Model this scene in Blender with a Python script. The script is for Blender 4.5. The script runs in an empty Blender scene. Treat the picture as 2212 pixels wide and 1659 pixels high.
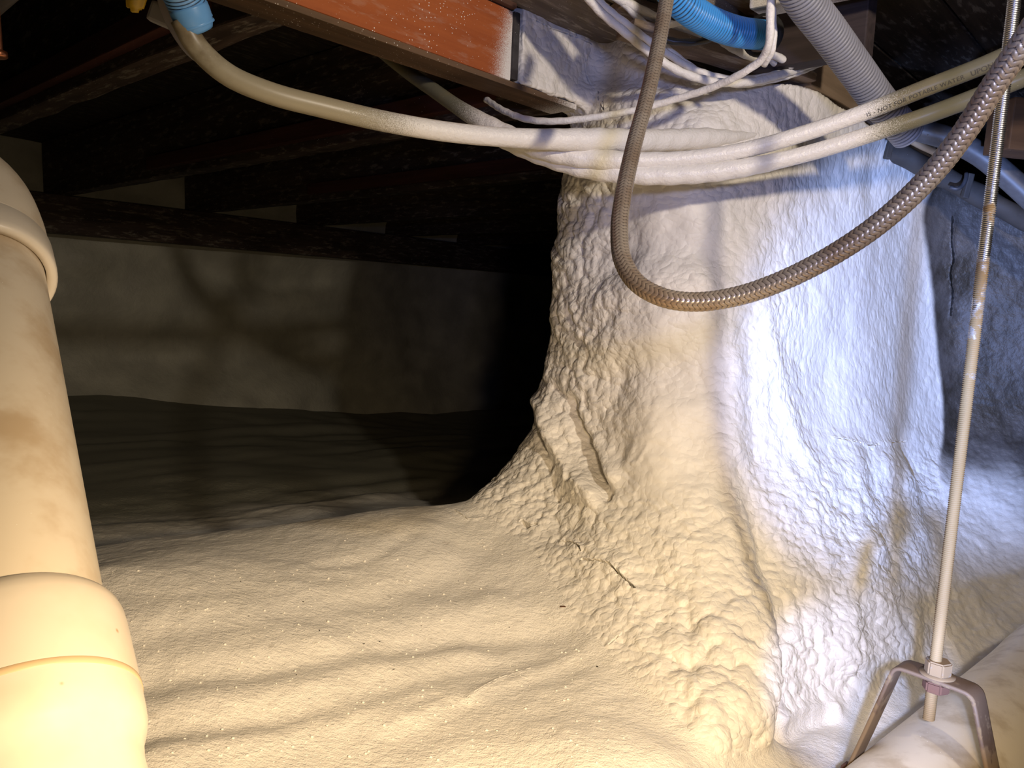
import bpy, bmesh, math, random
import numpy as np
from mathutils import Vector, Matrix
random.seed(4); rng = np.random.default_rng(4)
R = math.radians
scene = bpy.context.scene
col = scene.collection

# ------------------------------------------------------------------ camera
CAMZ = 0.45                      # camera height over the far floor
W, H, F = 2212.0, 1659.0, 1662.0
PITCH, ROLL = R(6.0), R(2.5)
f_ = np.array([0, math.cos(PITCH), -math.sin(PITCH)])
r0 = np.array([1.0, 0, 0]); u0 = np.array([0, math.sin(PITCH), math.cos(PITCH)])
r_ = r0 * math.cos(ROLL) + u0 * math.sin(ROLL)
u_ = u0 * math.cos(ROLL) - r0 * math.sin(ROLL)
ORG = np.array([0, 0, CAMZ])
cam_d = bpy.data.cameras.new('camera'); cam = bpy.data.objects.new('camera', cam_d); col.objects.link(cam)
M = Matrix([[r_[i], u_[i], -f_[i], ORG[i]] for i in range(3)] + [[0, 0, 0, 1]])
cam.matrix_world = M
cam_d.sensor_width = 36; cam_d.lens = F / W * 36; cam_d.clip_start = 0.02; cam_d.clip_end = 50
cam_d.dof.use_dof = False
scene.camera = cam

# ------------------------------------------------------------------ world, lights, exposure
wd = bpy.data.worlds.new('world'); scene.world = wd; wd.use_nodes = True
wd.node_tree.nodes['Background'].inputs[0].default_value = (0.6, 0.65, 0.8, 1)
wd.node_tree.nodes['Background'].inputs[1].default_value = 0.0
vs = scene.view_settings
vs.view_transform = 'Standard'; vs.look = 'None'; vs.exposure = 0.0; vs.gamma = 1.0; vs.use_curve_mapping = False

def spot(name, loc, target, power, color, angle=120, blend=1.0, size=0.02):
    l = bpy.data.lights.new(name, 'SPOT'); l.energy = power; l.color = color
    l.spot_size = R(angle); l.spot_blend = blend; l.shadow_soft_size = size
    o = bpy.data.objects.new(name, l); col.objects.link(o)
    o.location = Vector(loc) + Vector((0, 0, CAMZ))
    o.rotation_euler = (Vector(target) - Vector(loc)).to_track_quat('-Z', 'Y').to_euler()
    return o
WARM = (1.0, 0.74, 0.44)
LB = spot('work_lamp', (0.50, 0.05, 0.34), (0.02, 1.20, 0.14), 27, (1.0, 0.86, 0.70), 110, 1.0, 0.021)
LA = spot('head_lamp', (0.12, 0.12, -0.05), (-0.04, 0.52, -0.43), 27, WARM, 125, 1.0, 0.03)
LC = spot('flash_lamp', (0.095, 0.0, -0.28), (0.68, 1.2, -0.03), 150, (0.32, 0.47, 1.0), 34, 0.7, 0.016)
LD = spot('added_floor_fill', (0.04, 0.0, 0.0), (0.43, 0.88, -0.44), 48, (0.38, 0.52, 1.0), 14, 0.6, 0.008)  # added blue fill, unseen source, brightens the floor patch by the drain pipe
LE = spot('flash_spill_lamp', (0.12, -0.05, 0.10), (0.38, 1.2, 0.32), 13, (0.36, 0.45, 1.0), 64, 1.0, 0.03)

# ------------------------------------------------------------------ basic helpers
def ray(px, py):
    d = f_ + r_ * ((px - W / 2) / F) + u_ * ((H / 2 - py) / F)
    return d / d[1]
def P(px, py, d):                # photo point at distance d along the view axis (world metres)
    return ORG + ray(px, py) * d
def Pr(px, py, d):               # the same relative to the camera height
    return ray(px, py) * d
A2 = np.array([0.67, 0.7424]); A2 /= np.linalg.norm(A2)      # direction of the beam, in plan
B2 = np.array([-A2[1], A2[0]])                               # direction of the joists
def AB(a, b, z):                 # plan coordinates along / across the beam, z relative to the camera
    p = A2 * a + B2 * b
    return np.array([p[0], p[1], z + CAMZ])

def tag(o, label=None, cat=None, group=None, kind=None):
    if label: o['label'] = label
    if cat: o['category'] = cat
    if group: o['group'] = group
    if kind: o['kind'] = kind
    return o
def empty(name, loc):
    o = bpy.data.objects.new(name, None); col.objects.link(o); o.location = loc; o.empty_display_size = .05
    return o
def link(name, me, mat=None, parent=None, smooth=True):
    o = bpy.data.objects.new(name, me); col.objects.link(o)
    if mat: me.materials.append(mat)
    if smooth and len(me.polygons): me.polygons.foreach_set('use_smooth', np.ones(len(me.polygons), bool))
    if parent:
        o.parent = parent; o.matrix_parent_inverse = parent.matrix_basis.inverted()
    return o
def mesh_np(name, v, q):
    me = bpy.data.meshes.new(name)
    v = np.ascontiguousarray(v, np.float32); q = np.ascontiguousarray(q, np.int32)
    k = q.shape[1]
    me.vertices.add(len(v)); me.vertices.foreach_set('co', v.ravel())
    me.loops.add(q.size); me.loops.foreach_set('vertex_index', q.ravel())
    me.polygons.add(len(q)); me.polygons.foreach_set('loop_start', np.arange(0, q.size, k, dtype=np.int32))
    me.polygons.foreach_set('loop_total', np.full(len(q), k, np.int32))
    me.update(calc_edges=True); me.validate()
    return me

# ------------------------------------------------------------------ numpy noise
def hash3(i, j, k, s=0):
    h = (i.astype(np.int64) * 374761393 + j.astype(np.int64) * 668265263 + k.astype(np.int64) * 2147483647 + s * 974634533) & 0xffffffff
    h = ((h ^ (h >> 13)) * 1274126177) & 0xffffffff
    h = ((h ^ (h >> 16)) * 2246822519) & 0xffffffff
    return ((h ^ (h >> 15)) & 0xffffff) / float(0xffffff)
def vnoise(p, s=0):
    i = np.floor(p).astype(np.int64); t = p - i; t = t * t * t * (t * (t * 6 - 15) + 10)
    out = 0
    for dx in (0, 1):
        wx = t[:, 0] if dx else 1 - t[:, 0]
        for dy in (0, 1):
            wy = t[:, 1] if dy else 1 - t[:, 1]
            for dz in (0, 1):
                wz = t[:, 2] if dz else 1 - t[:, 2]
                out = out + wx * wy * wz * hash3(i[:, 0] + dx, i[:, 1] + dy, i[:, 2] + dz, s)
    return out * 2 - 1
def fbm(p, n=3, s=0):
    a, o = 1.0, 0
    for k in range(n):
        o = o + a * vnoise(p * 2 ** k + 17.3 * k, s + k); a *= .5
    return o
def bubbles(p, s=0):             # rounded domes meeting in creases
    i = np.floor(p).astype(np.int64)
    best = np.full(len(p), 9.0)
    for dx in (-1, 0, 1):
        for dy in (-1, 0, 1):
            for dz in (-1, 0, 1):
                c = i + np.array([dx, dy, dz])
                q = np.stack([c[:, k] + hash3(c[:, 0], c[:, 1], c[:, 2], s + 11 * k) for k in range(3)], 1)
                rr = .75 + .5 * hash3(c[:, 0], c[:, 1], c[:, 2], s + 77)
                best = np.minimum(best, ((q - p) ** 2).sum(1) / rr)
    return np.sqrt(np.clip(1 - 1.6 * best, 0, 1))
def rbf(X, Y, lam=0.0):
    X = np.asarray(X, float); Y = np.asarray(Y, float); n = len(X); m = X.shape[1]
    D = np.linalg.norm(X[:, None] - X[None], axis=2)
    Q = np.concatenate([np.ones((n, 1)), X], 1)
    K = np.zeros((n + m + 1, n + m + 1)); K[:n, :n] = -D + lam * np.eye(n); K[:n, n:] = Q; K[n:, :n] = Q.T
    w = np.linalg.solve(K + 1e-9 * np.eye(n + m + 1), np.concatenate([Y, np.zeros(m + 1)]))
    def ev(Z):
        Z = np.asarray(Z, float); out = np.zeros(len(Z))
        for k in range(0, len(Z), 20000):
            z = Z[k:k + 20000]
            out[k:k + 20000] = -np.linalg.norm(z[:, None] - X[None], axis=2) @ w[:n] + w[n] + z @ w[n + 1:]
        return out
    return ev
class Grid2:                     # a smooth function of two variables, tabulated
    def __init__(s, ev, x0, x1, nx, y0, y1, ny, blur=0):
        s.b = (x0, x1, nx, y0, y1, ny)
        g = np.stack(np.meshgrid(np.linspace(x0, x1, nx), np.linspace(y0, y1, ny), indexing='ij'), -1).reshape(-1, 2)
        t = ev(g).reshape(nx, ny)
        for _ in range(blur):
            p = np.pad(t, 1, mode='edge')
            t = (p[1:-1, 1:-1] * 4 + (p[:-2, 1:-1] + p[2:, 1:-1] + p[1:-1, :-2] + p[1:-1, 2:]) * 2
                 + p[:-2, :-2] + p[2:, 2:] + p[:-2, 2:] + p[2:, :-2]) / 16
        s.t = t.astype(np.float32)
    def __call__(s, x, y):
        x0, x1, nx, y0, y1, ny = s.b
        u = np.clip((x - x0) / (x1 - x0) * (nx - 1), 0, nx - 1.001); v = np.clip((y - y0) / (y1 - y0) * (ny - 1), 0, ny - 1.001)
        i = u.astype(np.int32); j = v.astype(np.int32); u = u - i; v = v - j
        t = s.t
        return (t[i, j] * (1 - u) + t[i + 1, j] * u) * (1 - v) + (t[i, j + 1] * (1 - u) + t[i + 1, j + 1] * u) * v
def smin(a, b, k):
    h = np.clip(0.5 + 0.5 * (b - a) / k, 0, 1)
    return b * (1 - h) + a * h - k * h * (1 - h)
def sstep(x, a, b):
    t = np.clip((x - a) / (b - a), 0, 1); return t * t * (3 - 2 * t)

# ------------------------------------------------------------------ materials
def new_mat(name):
    m = bpy.data.materials.new(name); m.use_nodes = True
    nt = m.node_tree; b = nt.nodes['Principled BSDF']
    return m, nt, b
class N:                         # small node-tree writer
    def __init__(s, nt): s.nt = nt
    def n(s, t, **k):
        x = s.nt.nodes.new(t)
        for a, v in k.items(): setattr(x, a, v)
        return x
    def l(s, a, b): s.nt.links.new(a, b)
    def coord(s, kind='Object', scale=(1, 1, 1)):
        c = s.n('ShaderNodeTexCoord'); m = s.n('ShaderNodeMapping'); m.inputs['Scale'].default_value = scale
        s.l(c.outputs[kind], m.inputs[0]); return m.outputs[0]
    def noise(s, v, scale, detail=3, rough=.5, dist=0):
        x = s.n('ShaderNodeTexNoise'); x.inputs['Scale'].default_value = scale; x.inputs['Detail'].default_value = detail
        x.inputs['Roughness'].default_value = rough; x.inputs['Distortion'].default_value = dist
        if v is not None: s.l(v, x.inputs['Vector'])
        return x.outputs[0]
    def vor(s, v, scale, feature='F1', out=0, rnd=1):
        x = s.n('ShaderNodeTexVoronoi', feature=feature); x.inputs['Scale'].default_value = scale; x.inputs['Randomness'].default_value = rnd
        if v is not None: s.l(v, x.inputs['Vector'])
        return x.outputs[out]
    def ramp(s, f, a, b, c0=0.0, c1=1.0):
        x = s.n('ShaderNodeMapRange', interpolation_type='SMOOTHSTEP'); s.l(f, x.inputs[0])
        for i, v in zip((1, 2, 3, 4), (a, b, c0, c1)): x.inputs[i].default_value = v
        return x.outputs[0]
    def math(s, op, a, b=None):
        x = s.n('ShaderNodeMath', operation=op)
        for i, v in enumerate((a, b)):
            if v is None: continue
            if isinstance(v, (int, float)): x.inputs[i].default_value = v
            else: s.l(v, x.inputs[i])
        return x.outputs[0]
    def mix(s, f, a, b):
        x = s.n('ShaderNodeMix', data_type='RGBA')
        if isinstance(f, (int, float)): x.inputs[0].default_value = f
        else: s.l(f, x.inputs[0])
        for i, v in ((6, a), (7, b)):
            if isinstance(v, tuple): x.inputs[i].default_value = (*v[:3], 1)
            else: s.l(v, x.inputs[i])
        return x.outputs[2]
    def bump(s, h, strength, dist, normal=None):
        x = s.n('ShaderNodeBump'); x.inputs['Strength'].default_value = strength; x.inputs['Distance'].default_value = dist
        s.l(h, x.inputs['Height'])
        if normal is not None: s.l(normal, x.inputs['Normal'])
        return x.outputs[0]
    def near(s, centre, r_in, r_out):           # 1 close to a world point, 0 beyond: reach of the foam gun's overspray
        g = s.n('ShaderNodeNewGeometry'); v = s.n('ShaderNodeVectorMath', operation='DISTANCE')
        s.l(g.outputs['Position'], v.inputs[0]); v.inputs[1].default_value = centre
        return s.ramp(v.outputs['Value'], r_in, r_out, 1, 0)
FOAM = (0.80, 0.765, 0.70)
SPRAY = tuple(P(1440, 300, 1.04))
def overspray(k, colr, r_in, r_out, flecks=.0, centre=SPRAY, grain=900, vscale=170):
    g = k.n('ShaderNodeNewGeometry').outputs['Position']
    fac = k.near(centre, r_in, r_out)
    n = k.noise(g, grain, 2, .6)
    f2 = k.math('ADD', k.math('MULTIPLY', fac, 1.7), k.math('MULTIPLY', k.math('SUBTRACT', n, .72), 1.4))
    f2 = k.ramp(f2, 0.05, .75)
    out = k.mix(f2, colr, FOAM)
    if flecks > 0:
        v = k.vor(g, vscale)
        m = k.noise(g, 14, 2)
        th = k.math('MULTIPLY', k.ramp(m, .35, .7), flecks)
        out = k.mix(k.math('LESS_THAN', v, th), out, (.85, .82, .76))
    return out, f2
def foam_mat(name, kind):
    m, nt, b = new_mat(name); k = N(nt)
    g = k.n('ShaderNodeNewGeometry').outputs['Position']
    big = k.noise(g, 9, 3)
    c = k.mix(k.ramp(big, .35, .7), (.80, .765, .70), (.83, .79, .71))
    if kind == 'wall':
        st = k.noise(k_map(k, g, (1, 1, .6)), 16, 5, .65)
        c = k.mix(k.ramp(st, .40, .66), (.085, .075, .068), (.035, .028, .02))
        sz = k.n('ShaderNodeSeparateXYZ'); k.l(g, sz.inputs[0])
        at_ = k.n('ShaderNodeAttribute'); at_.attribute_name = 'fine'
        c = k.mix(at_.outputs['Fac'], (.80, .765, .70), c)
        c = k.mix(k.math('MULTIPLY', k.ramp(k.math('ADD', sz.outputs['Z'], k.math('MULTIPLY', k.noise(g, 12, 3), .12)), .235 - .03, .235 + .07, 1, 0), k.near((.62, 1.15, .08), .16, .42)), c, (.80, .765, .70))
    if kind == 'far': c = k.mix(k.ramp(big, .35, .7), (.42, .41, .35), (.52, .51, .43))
    if kind == 'floor':
        sp = k.noise(g, 60, 3); c = k.mix(k.ramp(sp, .68, .74, 0, .35), c, (.45, .40, .33))
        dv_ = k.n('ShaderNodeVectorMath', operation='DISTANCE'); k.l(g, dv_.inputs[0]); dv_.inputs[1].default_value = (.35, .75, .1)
        far_shade = k.math('ADD', dv_.outputs['Value'], k.math('MULTIPLY', k.math('SUBTRACT', k.noise(g, 5, 3), .5), .35))
        c = k.mix(k.ramp(far_shade, 1.0, 1.45), c, (.21, .205, .16))  # dimness of the far floor put into the sheet's colour by distance
    k.l(c if not isinstance(c, tuple) else c, b.inputs['Base Color'])
    b.inputs['Roughness'].default_value = .5; b.inputs['Specular IOR Level'].default_value = .35
    if kind == 'floor':
        h1 = k.noise(k_map(k, g, (.6, 1, 1)), 230, 4, .65); h2 = k.noise(g, 620, 2, .6)
        n1 = k.bump(h1, .9, .0022); n2 = k.bump(h2, .9, .0008, n1)
    elif kind == 'pier':
        at = k.n('ShaderNodeAttribute'); at.attribute_name = 'fine'
        dv = k.n('ShaderNodeVectorMath', operation='MULTIPLY_ADD')
        nv = k.n('ShaderNodeTexNoise'); nv.inputs['Scale'].default_value = 45; k.l(g, nv.inputs['Vector'])
        k.l(nv.outputs[1], dv.inputs[0]); dv.inputs[1].default_value = (.016,) * 3; k.l(g, dv.inputs[2])
        w = dv.outputs[0]
        am = k.n('ShaderNodeAttribute'); am.attribute_name = 'rough'
        inv = lambda x: k.math('SUBTRACT', 1.0, k.math('POWER', x, 2))
        h1 = inv(k.vor(k_map(k, w, (1, 1, .5)), 135, 'F1')); h1b = inv(k.vor(k_map(k, w, (1, 1, 1.5)), 95, 'F1'))
        h2 = k.noise(k_map(k, w, (1, 1, .5)), 260, 2, .5)
        cell = k.math('ADD', k.math('MULTIPLY', h1, at.outputs['Fac']), k.math('MULTIPLY', h1b, k.math('SUBTRACT', 1.0, at.outputs['Fac'])))
        hh = k.math('MULTIPLY', k.math('ADD', cell, k.math('MULTIPLY', h2, .4)), am.outputs['Fac'])
        n2 = k.bump(hh, .8, .0026)
    else:
        h1 = k.noise(g, 60, 4, .6); n1 = k.bump(h1, .5, .006); n2 = n1
    k.l(n2, b.inputs['Normal'])
    return m
def k_map(k, v, sc):
    m = k.n('ShaderNodeMapping'); m.inputs['Scale'].default_value = sc; k.l(v, m.inputs[0]); return m.outputs[0]
def wood_mat(name, c0, c1, r_in=.0, r_out=.01, flecks=.08, rough=.7, grain=1.0, streak=0.0, centre=SPRAY, vscale=170):
    m, nt, b = new_mat(name); k = N(nt)
    v = k.coord('Object', (3, 42, 42)); n = k.noise(v, grain * 1.5, 5, .6, .4)
    v2 = k.coord('Object', (1, 5, 5)); n2 = k.noise(v2, 3, 3)
    c = k.mix(k.ramp(k.math('ADD', k.math('MULTIPLY', n, .6), k.math('MULTIPLY', n2, .4)), .35, .65), c0, c1)
    if streak > 0:
        v3 = k.coord('Object', (4, 18, 18)); s3 = k.noise(v3, 5, 4, .7)
        c = k.mix(k.ramp(s3, .52, .66, 0, streak), c, (.62, .56, .46))
    c, f2 = overspray(k, c, r_in, r_out, flecks, centre, vscale=vscale)
    k.l(c, b.inputs['Base Color']); b.inputs['Roughness'].default_value = rough
    b.inputs['Specular IOR Level'].default_value = .3
    k.l(k.bump(n, .35, .002), b.inputs['Normal'])
    return m
def plastic_mat(name, c, rough=.4, r_in=0, r_out=.01, flecks=.0, dirt=None, dirt_amt=.5, coat_bump=False, dirt_scale=14, vscale=170, spec=.45):
    m, nt, b = new_mat(name); k = N(nt)
    g = k.n('ShaderNodeNewGeometry').outputs['Position']
    cc = k.mix(0.0, c, c)
    if dirt:
        n = k.noise(g, dirt_scale, 5, .62)
        cc = k.mix(k.ramp(n, .45, .68, 0, dirt_amt), c, dirt)
    cc, f2 = overspray(k, cc, r_in, r_out, flecks, vscale=vscale)
    k.l(cc, b.inputs['Base Color']); b.inputs['Roughness'].default_value = rough; b.inputs['Specular IOR Level'].default_value = spec
    if coat_bump:
        h = k.noise(g, 210, 3, .6)
        k.l(k.bump(k.math('MULTIPLY', h, f2), .55, .0025), b.inputs['Normal'])
    return m
def metal_mat(name, c, rough, dust=None, z0=0, z1=1, amt=1.0, metal=1.0, scale=60):
    m, nt, b = new_mat(name); k = N(nt)
    g = k.n('ShaderNodeNewGeometry').outputs['Position']
    n = k.noise(g, scale, 5, .65)
    if dust:
        sx = k.n('ShaderNodeSeparateXYZ'); k.l(g, sx.inputs[0])
        zz = k.ramp(sx.outputs['Z'], z0 + CAMZ, z1 + CAMZ, 1, 0)
        f = k.math('MULTIPLY', k.ramp(k.math('ADD', n, k.math('MULTIPLY', k.math('SUBTRACT', zz, .5), .42)), .44, .56), amt)
        k.l(k.mix(f, c, dust), b.inputs['Base Color'])
        k.l(k.math('SUBTRACT', metal, k.math('MULTIPLY', f, .9 * metal)), b.inputs['Metallic'])
        k.l(k.math('ADD', rough, k.math('MULTIPLY', f, .45)), b.inputs['Roughness'])
    else:
        b.inputs['Base Color'].default_value = (*c, 1); b.inputs['Metallic'].default_value = metal; b.inputs['Roughness'].default_value = rough
    k.l(k.bump(n, .2, .0008), b.inputs['Normal'])
    return m

# ------------------------------------------------------------------ shape helpers
def catmull(pts, n):
    p = np.asarray(pts, float); p = np.vstack([2 * p[0] - p[1], p, 2 * p[-1] - p[-2]])
    d = np.linalg.norm(np.diff(p[:, :3], axis=0), axis=1) ** .5; t = np.concatenate([[0], np.cumsum(np.maximum(d, 1e-6))])
    out = []
    u = np.linspace(t[1], t[-2], n)
    idx = np.clip(np.searchsorted(t, u, side='right') - 1, 1, len(p) - 3)
    for uu, i in zip(u, idx):
        t0, t1, t2, t3 = t[i - 1:i + 3]; a, b, c, dd = p[i - 1:i + 3]
        A1 = (t1 - uu) / (t1 - t0) * a + (uu - t0) / (t1 - t0) * b; A2_ = (t2 - uu) / (t2 - t1) * b + (uu - t1) / (t2 - t1) * c
        A3 = (t3 - uu) / (t3 - t2) * c + (uu - t2) / (t3 - t2) * dd
        B1 = (t2 - uu) / (t2 - t0) * A1 + (uu - t0) / (t2 - t0) * A2_; B2_ = (t3 - uu) / (t3 - t1) * A2_ + (uu - t1) / (t3 - t1) * A3
        out.append((t2 - uu) / (t2 - t1) * B1 + (uu - t1) / (t2 - t1) * B2_)
    return np.array(out)
class Tube:
    """swept tube; rad(s, theta, t) in metres, s arc length, t 0..1"""
    def __init__(s, pts, step=.006, segs=20):
        c = catmull(pts, 400); L = np.concatenate([[0], np.cumsum(np.linalg.norm(np.diff(c, axis=0), axis=1))])
        n = max(int(L[-1] / step), 6); S = np.linspace(0, L[-1], n)
        s.c = np.stack([np.interp(S, L, c[:, k]) for k in range(3)], 1); s.S = S; s.L = L[-1]
        T = np.gradient(s.c, axis=0); T /= np.linalg.norm(T, axis=1)[:, None]; s.T = T
        n0 = np.cross(T[0], [0, 0, 1.0]); 
        if np.linalg.norm(n0) < .05: n0 = np.cross(T[0], [0, 1.0, 0])
        n0 /= np.linalg.norm(n0); Ns = [n0]
        for i in range(1, n):
            v = Ns[-1] - T[i] * Ns[-1].dot(T[i]); Ns.append(v / np.linalg.norm(v))
        s.N = np.array(Ns); s.B = np.cross(T, s.N); s.segs = segs
    def mesh(s, name, rad, mat, parent=None, cap=True):
        th = np.linspace(0, 2 * math.pi, s.segs, endpoint=False); n = len(s.S)
        rr = rad(s.S[:, None], th[None], (s.S / s.L)[:, None]) if callable(rad) else np.full((n, s.segs), rad)
        rr = np.broadcast_to(rr, (n, s.segs))
        v = s.c[:, None] + rr[..., None] * (np.cos(th)[None, :, None] * s.N[:, None] + np.sin(th)[None, :, None] * s.B[:, None])
        i = np.arange(n - 1)[:, None] * s.segs; j = np.arange(s.segs)[None]; j2 = (j + 1) % s.segs
        q = np.stack([i + j, i + j2, i + s.segs + j2, i + s.segs + j], -1).reshape(-1, 4)
        V = v.reshape(-1, 3)
        if cap:
            V = np.vstack([V, s.c[0], s.c[-1]]); a, b = n * s.segs, n * s.segs + 1; jj = np.arange(s.segs); k2 = (jj + 1) % s.segs
            base = (n - 1) * s.segs
            # capped by degenerate-free quads: pair up neighbouring fan triangles
            if s.segs % 2 == 0:
                e = jj[::2]
                q = np.vstack([q, np.stack([np.full(len(e), a), (e + 2) % s.segs, e + 1, e], 1),
                               np.stack([np.full(len(e), b), base + e, base + e + 1, base + (e + 2) % s.segs], 1)])
        return link(name, mesh_np(name, V, q), mat, parent)
    def at(s, S):
        f = [np.stack([np.interp(S, s.S, X[:, k]) for k in range(3)], 1) for X in (s.c, s.T, s.N, s.B)]
        return f
def tube(name, pts, rad, mat, parent=None, step=.006, segs=20):
    t = Tube(pts, step, segs); return t.mesh(name, rad, mat, parent), t
def path(*a): return [P(*p) for p in a]
def lathe(name, origin, axis, prof, mat, parent=None, segs=48):
    """profile of (distance along axis, radius)"""
    ax = Vector(axis).normalized(); q = ax.to_track_quat('Z', 'Y').to_matrix()
    th = np.linspace(0, 2 * math.pi, segs, endpoint=False); V = []
    for s_, r in prof:
        for t in th: V.append(np.array(origin) + np.array(q @ Vector((r * math.cos(t), r * math.sin(t), s_))))
    n = len(prof); i = np.arange(n - 1)[:, None] * segs; j = np.arange(segs)[None]; j2 = (j + 1) % segs
    qd = np.stack([i + j, i + j2, i + segs + j2, i + segs + j], -1).reshape(-1, 4)
    return link(name, mesh_np(name, V, qd), mat, parent)
def obox(name, c, X, Y, size, mat, parent=None, bevel=.002, rough=0.0, seg=None):
    """board: length along X, local frame kept so that grain follows it"""
    X = Vector(X).normalized(); Y = Vector(Y); Y = (Y - X * Y.dot(X)).normalized(); Z = X.cross(Y)
    bm = bmesh.new(); bmesh.ops.create_cube(bm, size=1)
    for v in bm.verts: v.co = Vector((v.co.x * size[0], v.co.y * size[1], v.co.z * size[2]))
    if bevel: bmesh.ops.bevel(bm, geom=bm.edges[:], offset=bevel, segments=2, affect='EDGES', profile=.6)
    if seg:
        for k in range(1, seg):
            x = size[0] * (k / seg - .5)
            bmesh.ops.bisect_plane(bm, geom=bm.verts[:] + bm.edges[:] + bm.faces[:], plane_co=(x, 0, 0), plane_no=(1, 0, 0))
        for v in bm.verts:
            v.co.y += rough * (math.sin(v.co.x * 23 + v.co.z * 40) + .6 * math.sin(v.co.x * 61 + 2)); v.co.z += rough * math.sin(v.co.x * 31 + v.co.y * 50)
    me = bpy.data.meshes.new(name); bm.to_mesh(me); bm.free()
    me.materials.append(mat)
    o = bpy.data.objects.new(name, me); col.objects.link(o)
    m = Matrix([[X[i], Y[i], Z[i], float(c[i])] for i in range(3)] + [[0, 0, 0, 1]])
    if parent:
        o.parent = parent; o.matrix_parent_inverse = parent.matrix_basis.inverted()
    o.matrix_basis = m
    return o

# ================================================================== THE FOAMED SURFACES
# pier: radius around a vertical axis; floor: height field; right wall: distance field; beam end: box -- all joined smoothly
AX = np.array([0.45, 1.45])
pier_pts = [  # photo point and distance on the pier's skin
 # left outline and what turns away behind it
 (1235, 290, 1.24), (1222, 380, 1.24), (1206, 450, 1.25), (1198, 560, 1.25), (1196, 680, 1.25), (1180, 790, 1.24), (1176, 890, 1.23), (1135, 985, 1.21), (1075, 1045, 1.19), (1010, 1092, 1.17),
 (1262, 330, 1.40), (1258, 600, 1.42), (1246, 800, 1.42), (1230, 930, 1.42), (1180, 1020, 1.42),
 (1330, 420, 1.60), (1330, 700, 1.62), (1300, 950, 1.62),
 # left (warm) face
 (1340, 300, 1.13), (1470, 290, 1.06), (1340, 430, 1.13), (1470, 430, 1.06), (1330, 560, 1.13), (1450, 560, 1.045), (1310, 700, 1.12), (1430, 690, 1.03), (1530, 700, 1.025),
 (1300, 820, 1.12), (1400, 850, 1.045), (1500, 840, 1.02), (1290, 930, 1.115), (1390, 950, 1.02), (1480, 960, .985), (1240, 1000, 1.14), (1330, 1060, 1.03), (1440, 1080, .96),
 (1200, 1080, 1.11), (1260, 1140, 1.03), (1380, 1180, .94), (1150, 1120, 1.10),
 # the corner and the crease
 (1560, 560, 1.045), (1570, 800, 1.02), (1575, 960, 1.0), (1530, 1080, .945), (1590, 1060, .985), (1500, 1200, .895), (1570, 1200, .885), (1625, 1200, .945),
 (1530, 1320, .835), (1600, 1320, .825), (1660, 1330, .90), (1420, 1290, .88), (1450, 1400, .80), (1560, 1440, .765), (1630, 1440, .775), (1678, 1450, .86),
 (1480, 1540, .72), (1570, 1560, .70), (1635, 1560, .715), (1668, 1580, .80), (1560, 1650, .66), (1630, 1650, .69),
 # right (blue) face
 (1640, 300, 1.100), (1640, 450, 1.090), (1650, 600, 1.083), (1650, 750, 1.073), (1650, 900, 1.048), (1660, 1030, 1.016),
 (1780, 350, 1.170), (1770, 500, 1.155), (1770, 650, 1.145), (1770, 800, 1.164), (1770, 920, 1.124), (1760, 1050, 1.036),
 (1880, 400, 1.260), (1870, 600, 1.235), (1870, 800, 1.215), (1870, 930, 1.175), (1860, 1010, 1.156), (1870, 1100, 1.074),
 (1935, 450, 1.32), (1935, 700, 1.30), (1930, 900, 1.26), (1962, 450, 1.36), (1964, 700, 1.34), (1962, 900, 1.30), (1985, 400, 1.60), (1990, 700, 1.60), (1990, 880, 1.58),
 # right skirt
 (1720, 1150, .98), (1740, 1250, .93), (1760, 1350, .895), (1790, 1430, .88), (1700, 1400, .885), (1730, 1480, .865), (1840, 1180, 1.03), (1850, 1300, .96), (1880, 1400, .93),
 (1720, 1540, .86), (1770, 1500, .88),
]
pp = np.array([Pr(*p) for p in pier_pts])
th_of = lambda x, y: np.mod(np.arctan2(y - AX[1], x - AX[0]) - math.pi * .5, 2 * math.pi)   # the seam lies at the back
rho = np.hypot(pp[:, 0] - AX[0], pp[:, 1] - AX[1])
back = []
for zz in (-.5, -.3, -.1, .1, .3):
    for (x, y) in ((.16, 1.80), (.45, 1.9), (.8, 1.8), (.86, 1.55)):
        back.append((x, y, zz))
back = np.array(back)
allp = np.vstack([pp, back]); rr_ = np.hypot(allp[:, 0] - AX[0], allp[:, 1] - AX[1])
tt_ = th_of(allp[:, 0], allp[:, 1])
X_ = np.stack([tt_ * .42, allp[:, 2]], 1)
gp = Grid2(rbf(X_, rr_, .004), 0, 2 * math.pi * .42, 361, -.6, .45, 211, blur=6)

floor_pts = [  # photo point and distance on the near, raised sheet
 (330, 1640, .585), (330, 1560, .64), (320, 1470, .70), (290, 1350, .765), (230, 1222, .865), (400, 1212, .90), (560, 1215, .93), (700, 1172, 1.0), (850, 1118, 1.10), (1000, 1080, 1.20),
 (700, 1600, .655), (700, 1480, .73), (700, 1380, .80), (650, 1290, .875), (850, 1200, 1.0), (1000, 1180, 1.06), (1000, 1300, .945), (1000, 1420, .83), (1000, 1520, .745), (1000, 1640, .655),
 (1200, 1160, 1.09), (1200, 1250, .99), (1200, 1350, .895), (1200, 1450, .81), (1300, 1300, .935), (1300, 1450, .79), (1300, 1560, .70), (1300, 1650, .64), (100, 1300, .80), (100, 1640, .6),
 (1100, 1110, 1.15), (1450, 1640, .655), (1700, 1900, .6), (1000, 1900, .53), (330, 1900, .48),
]
fp = [tuple(Pr(*p)) for p in floor_pts]
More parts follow.
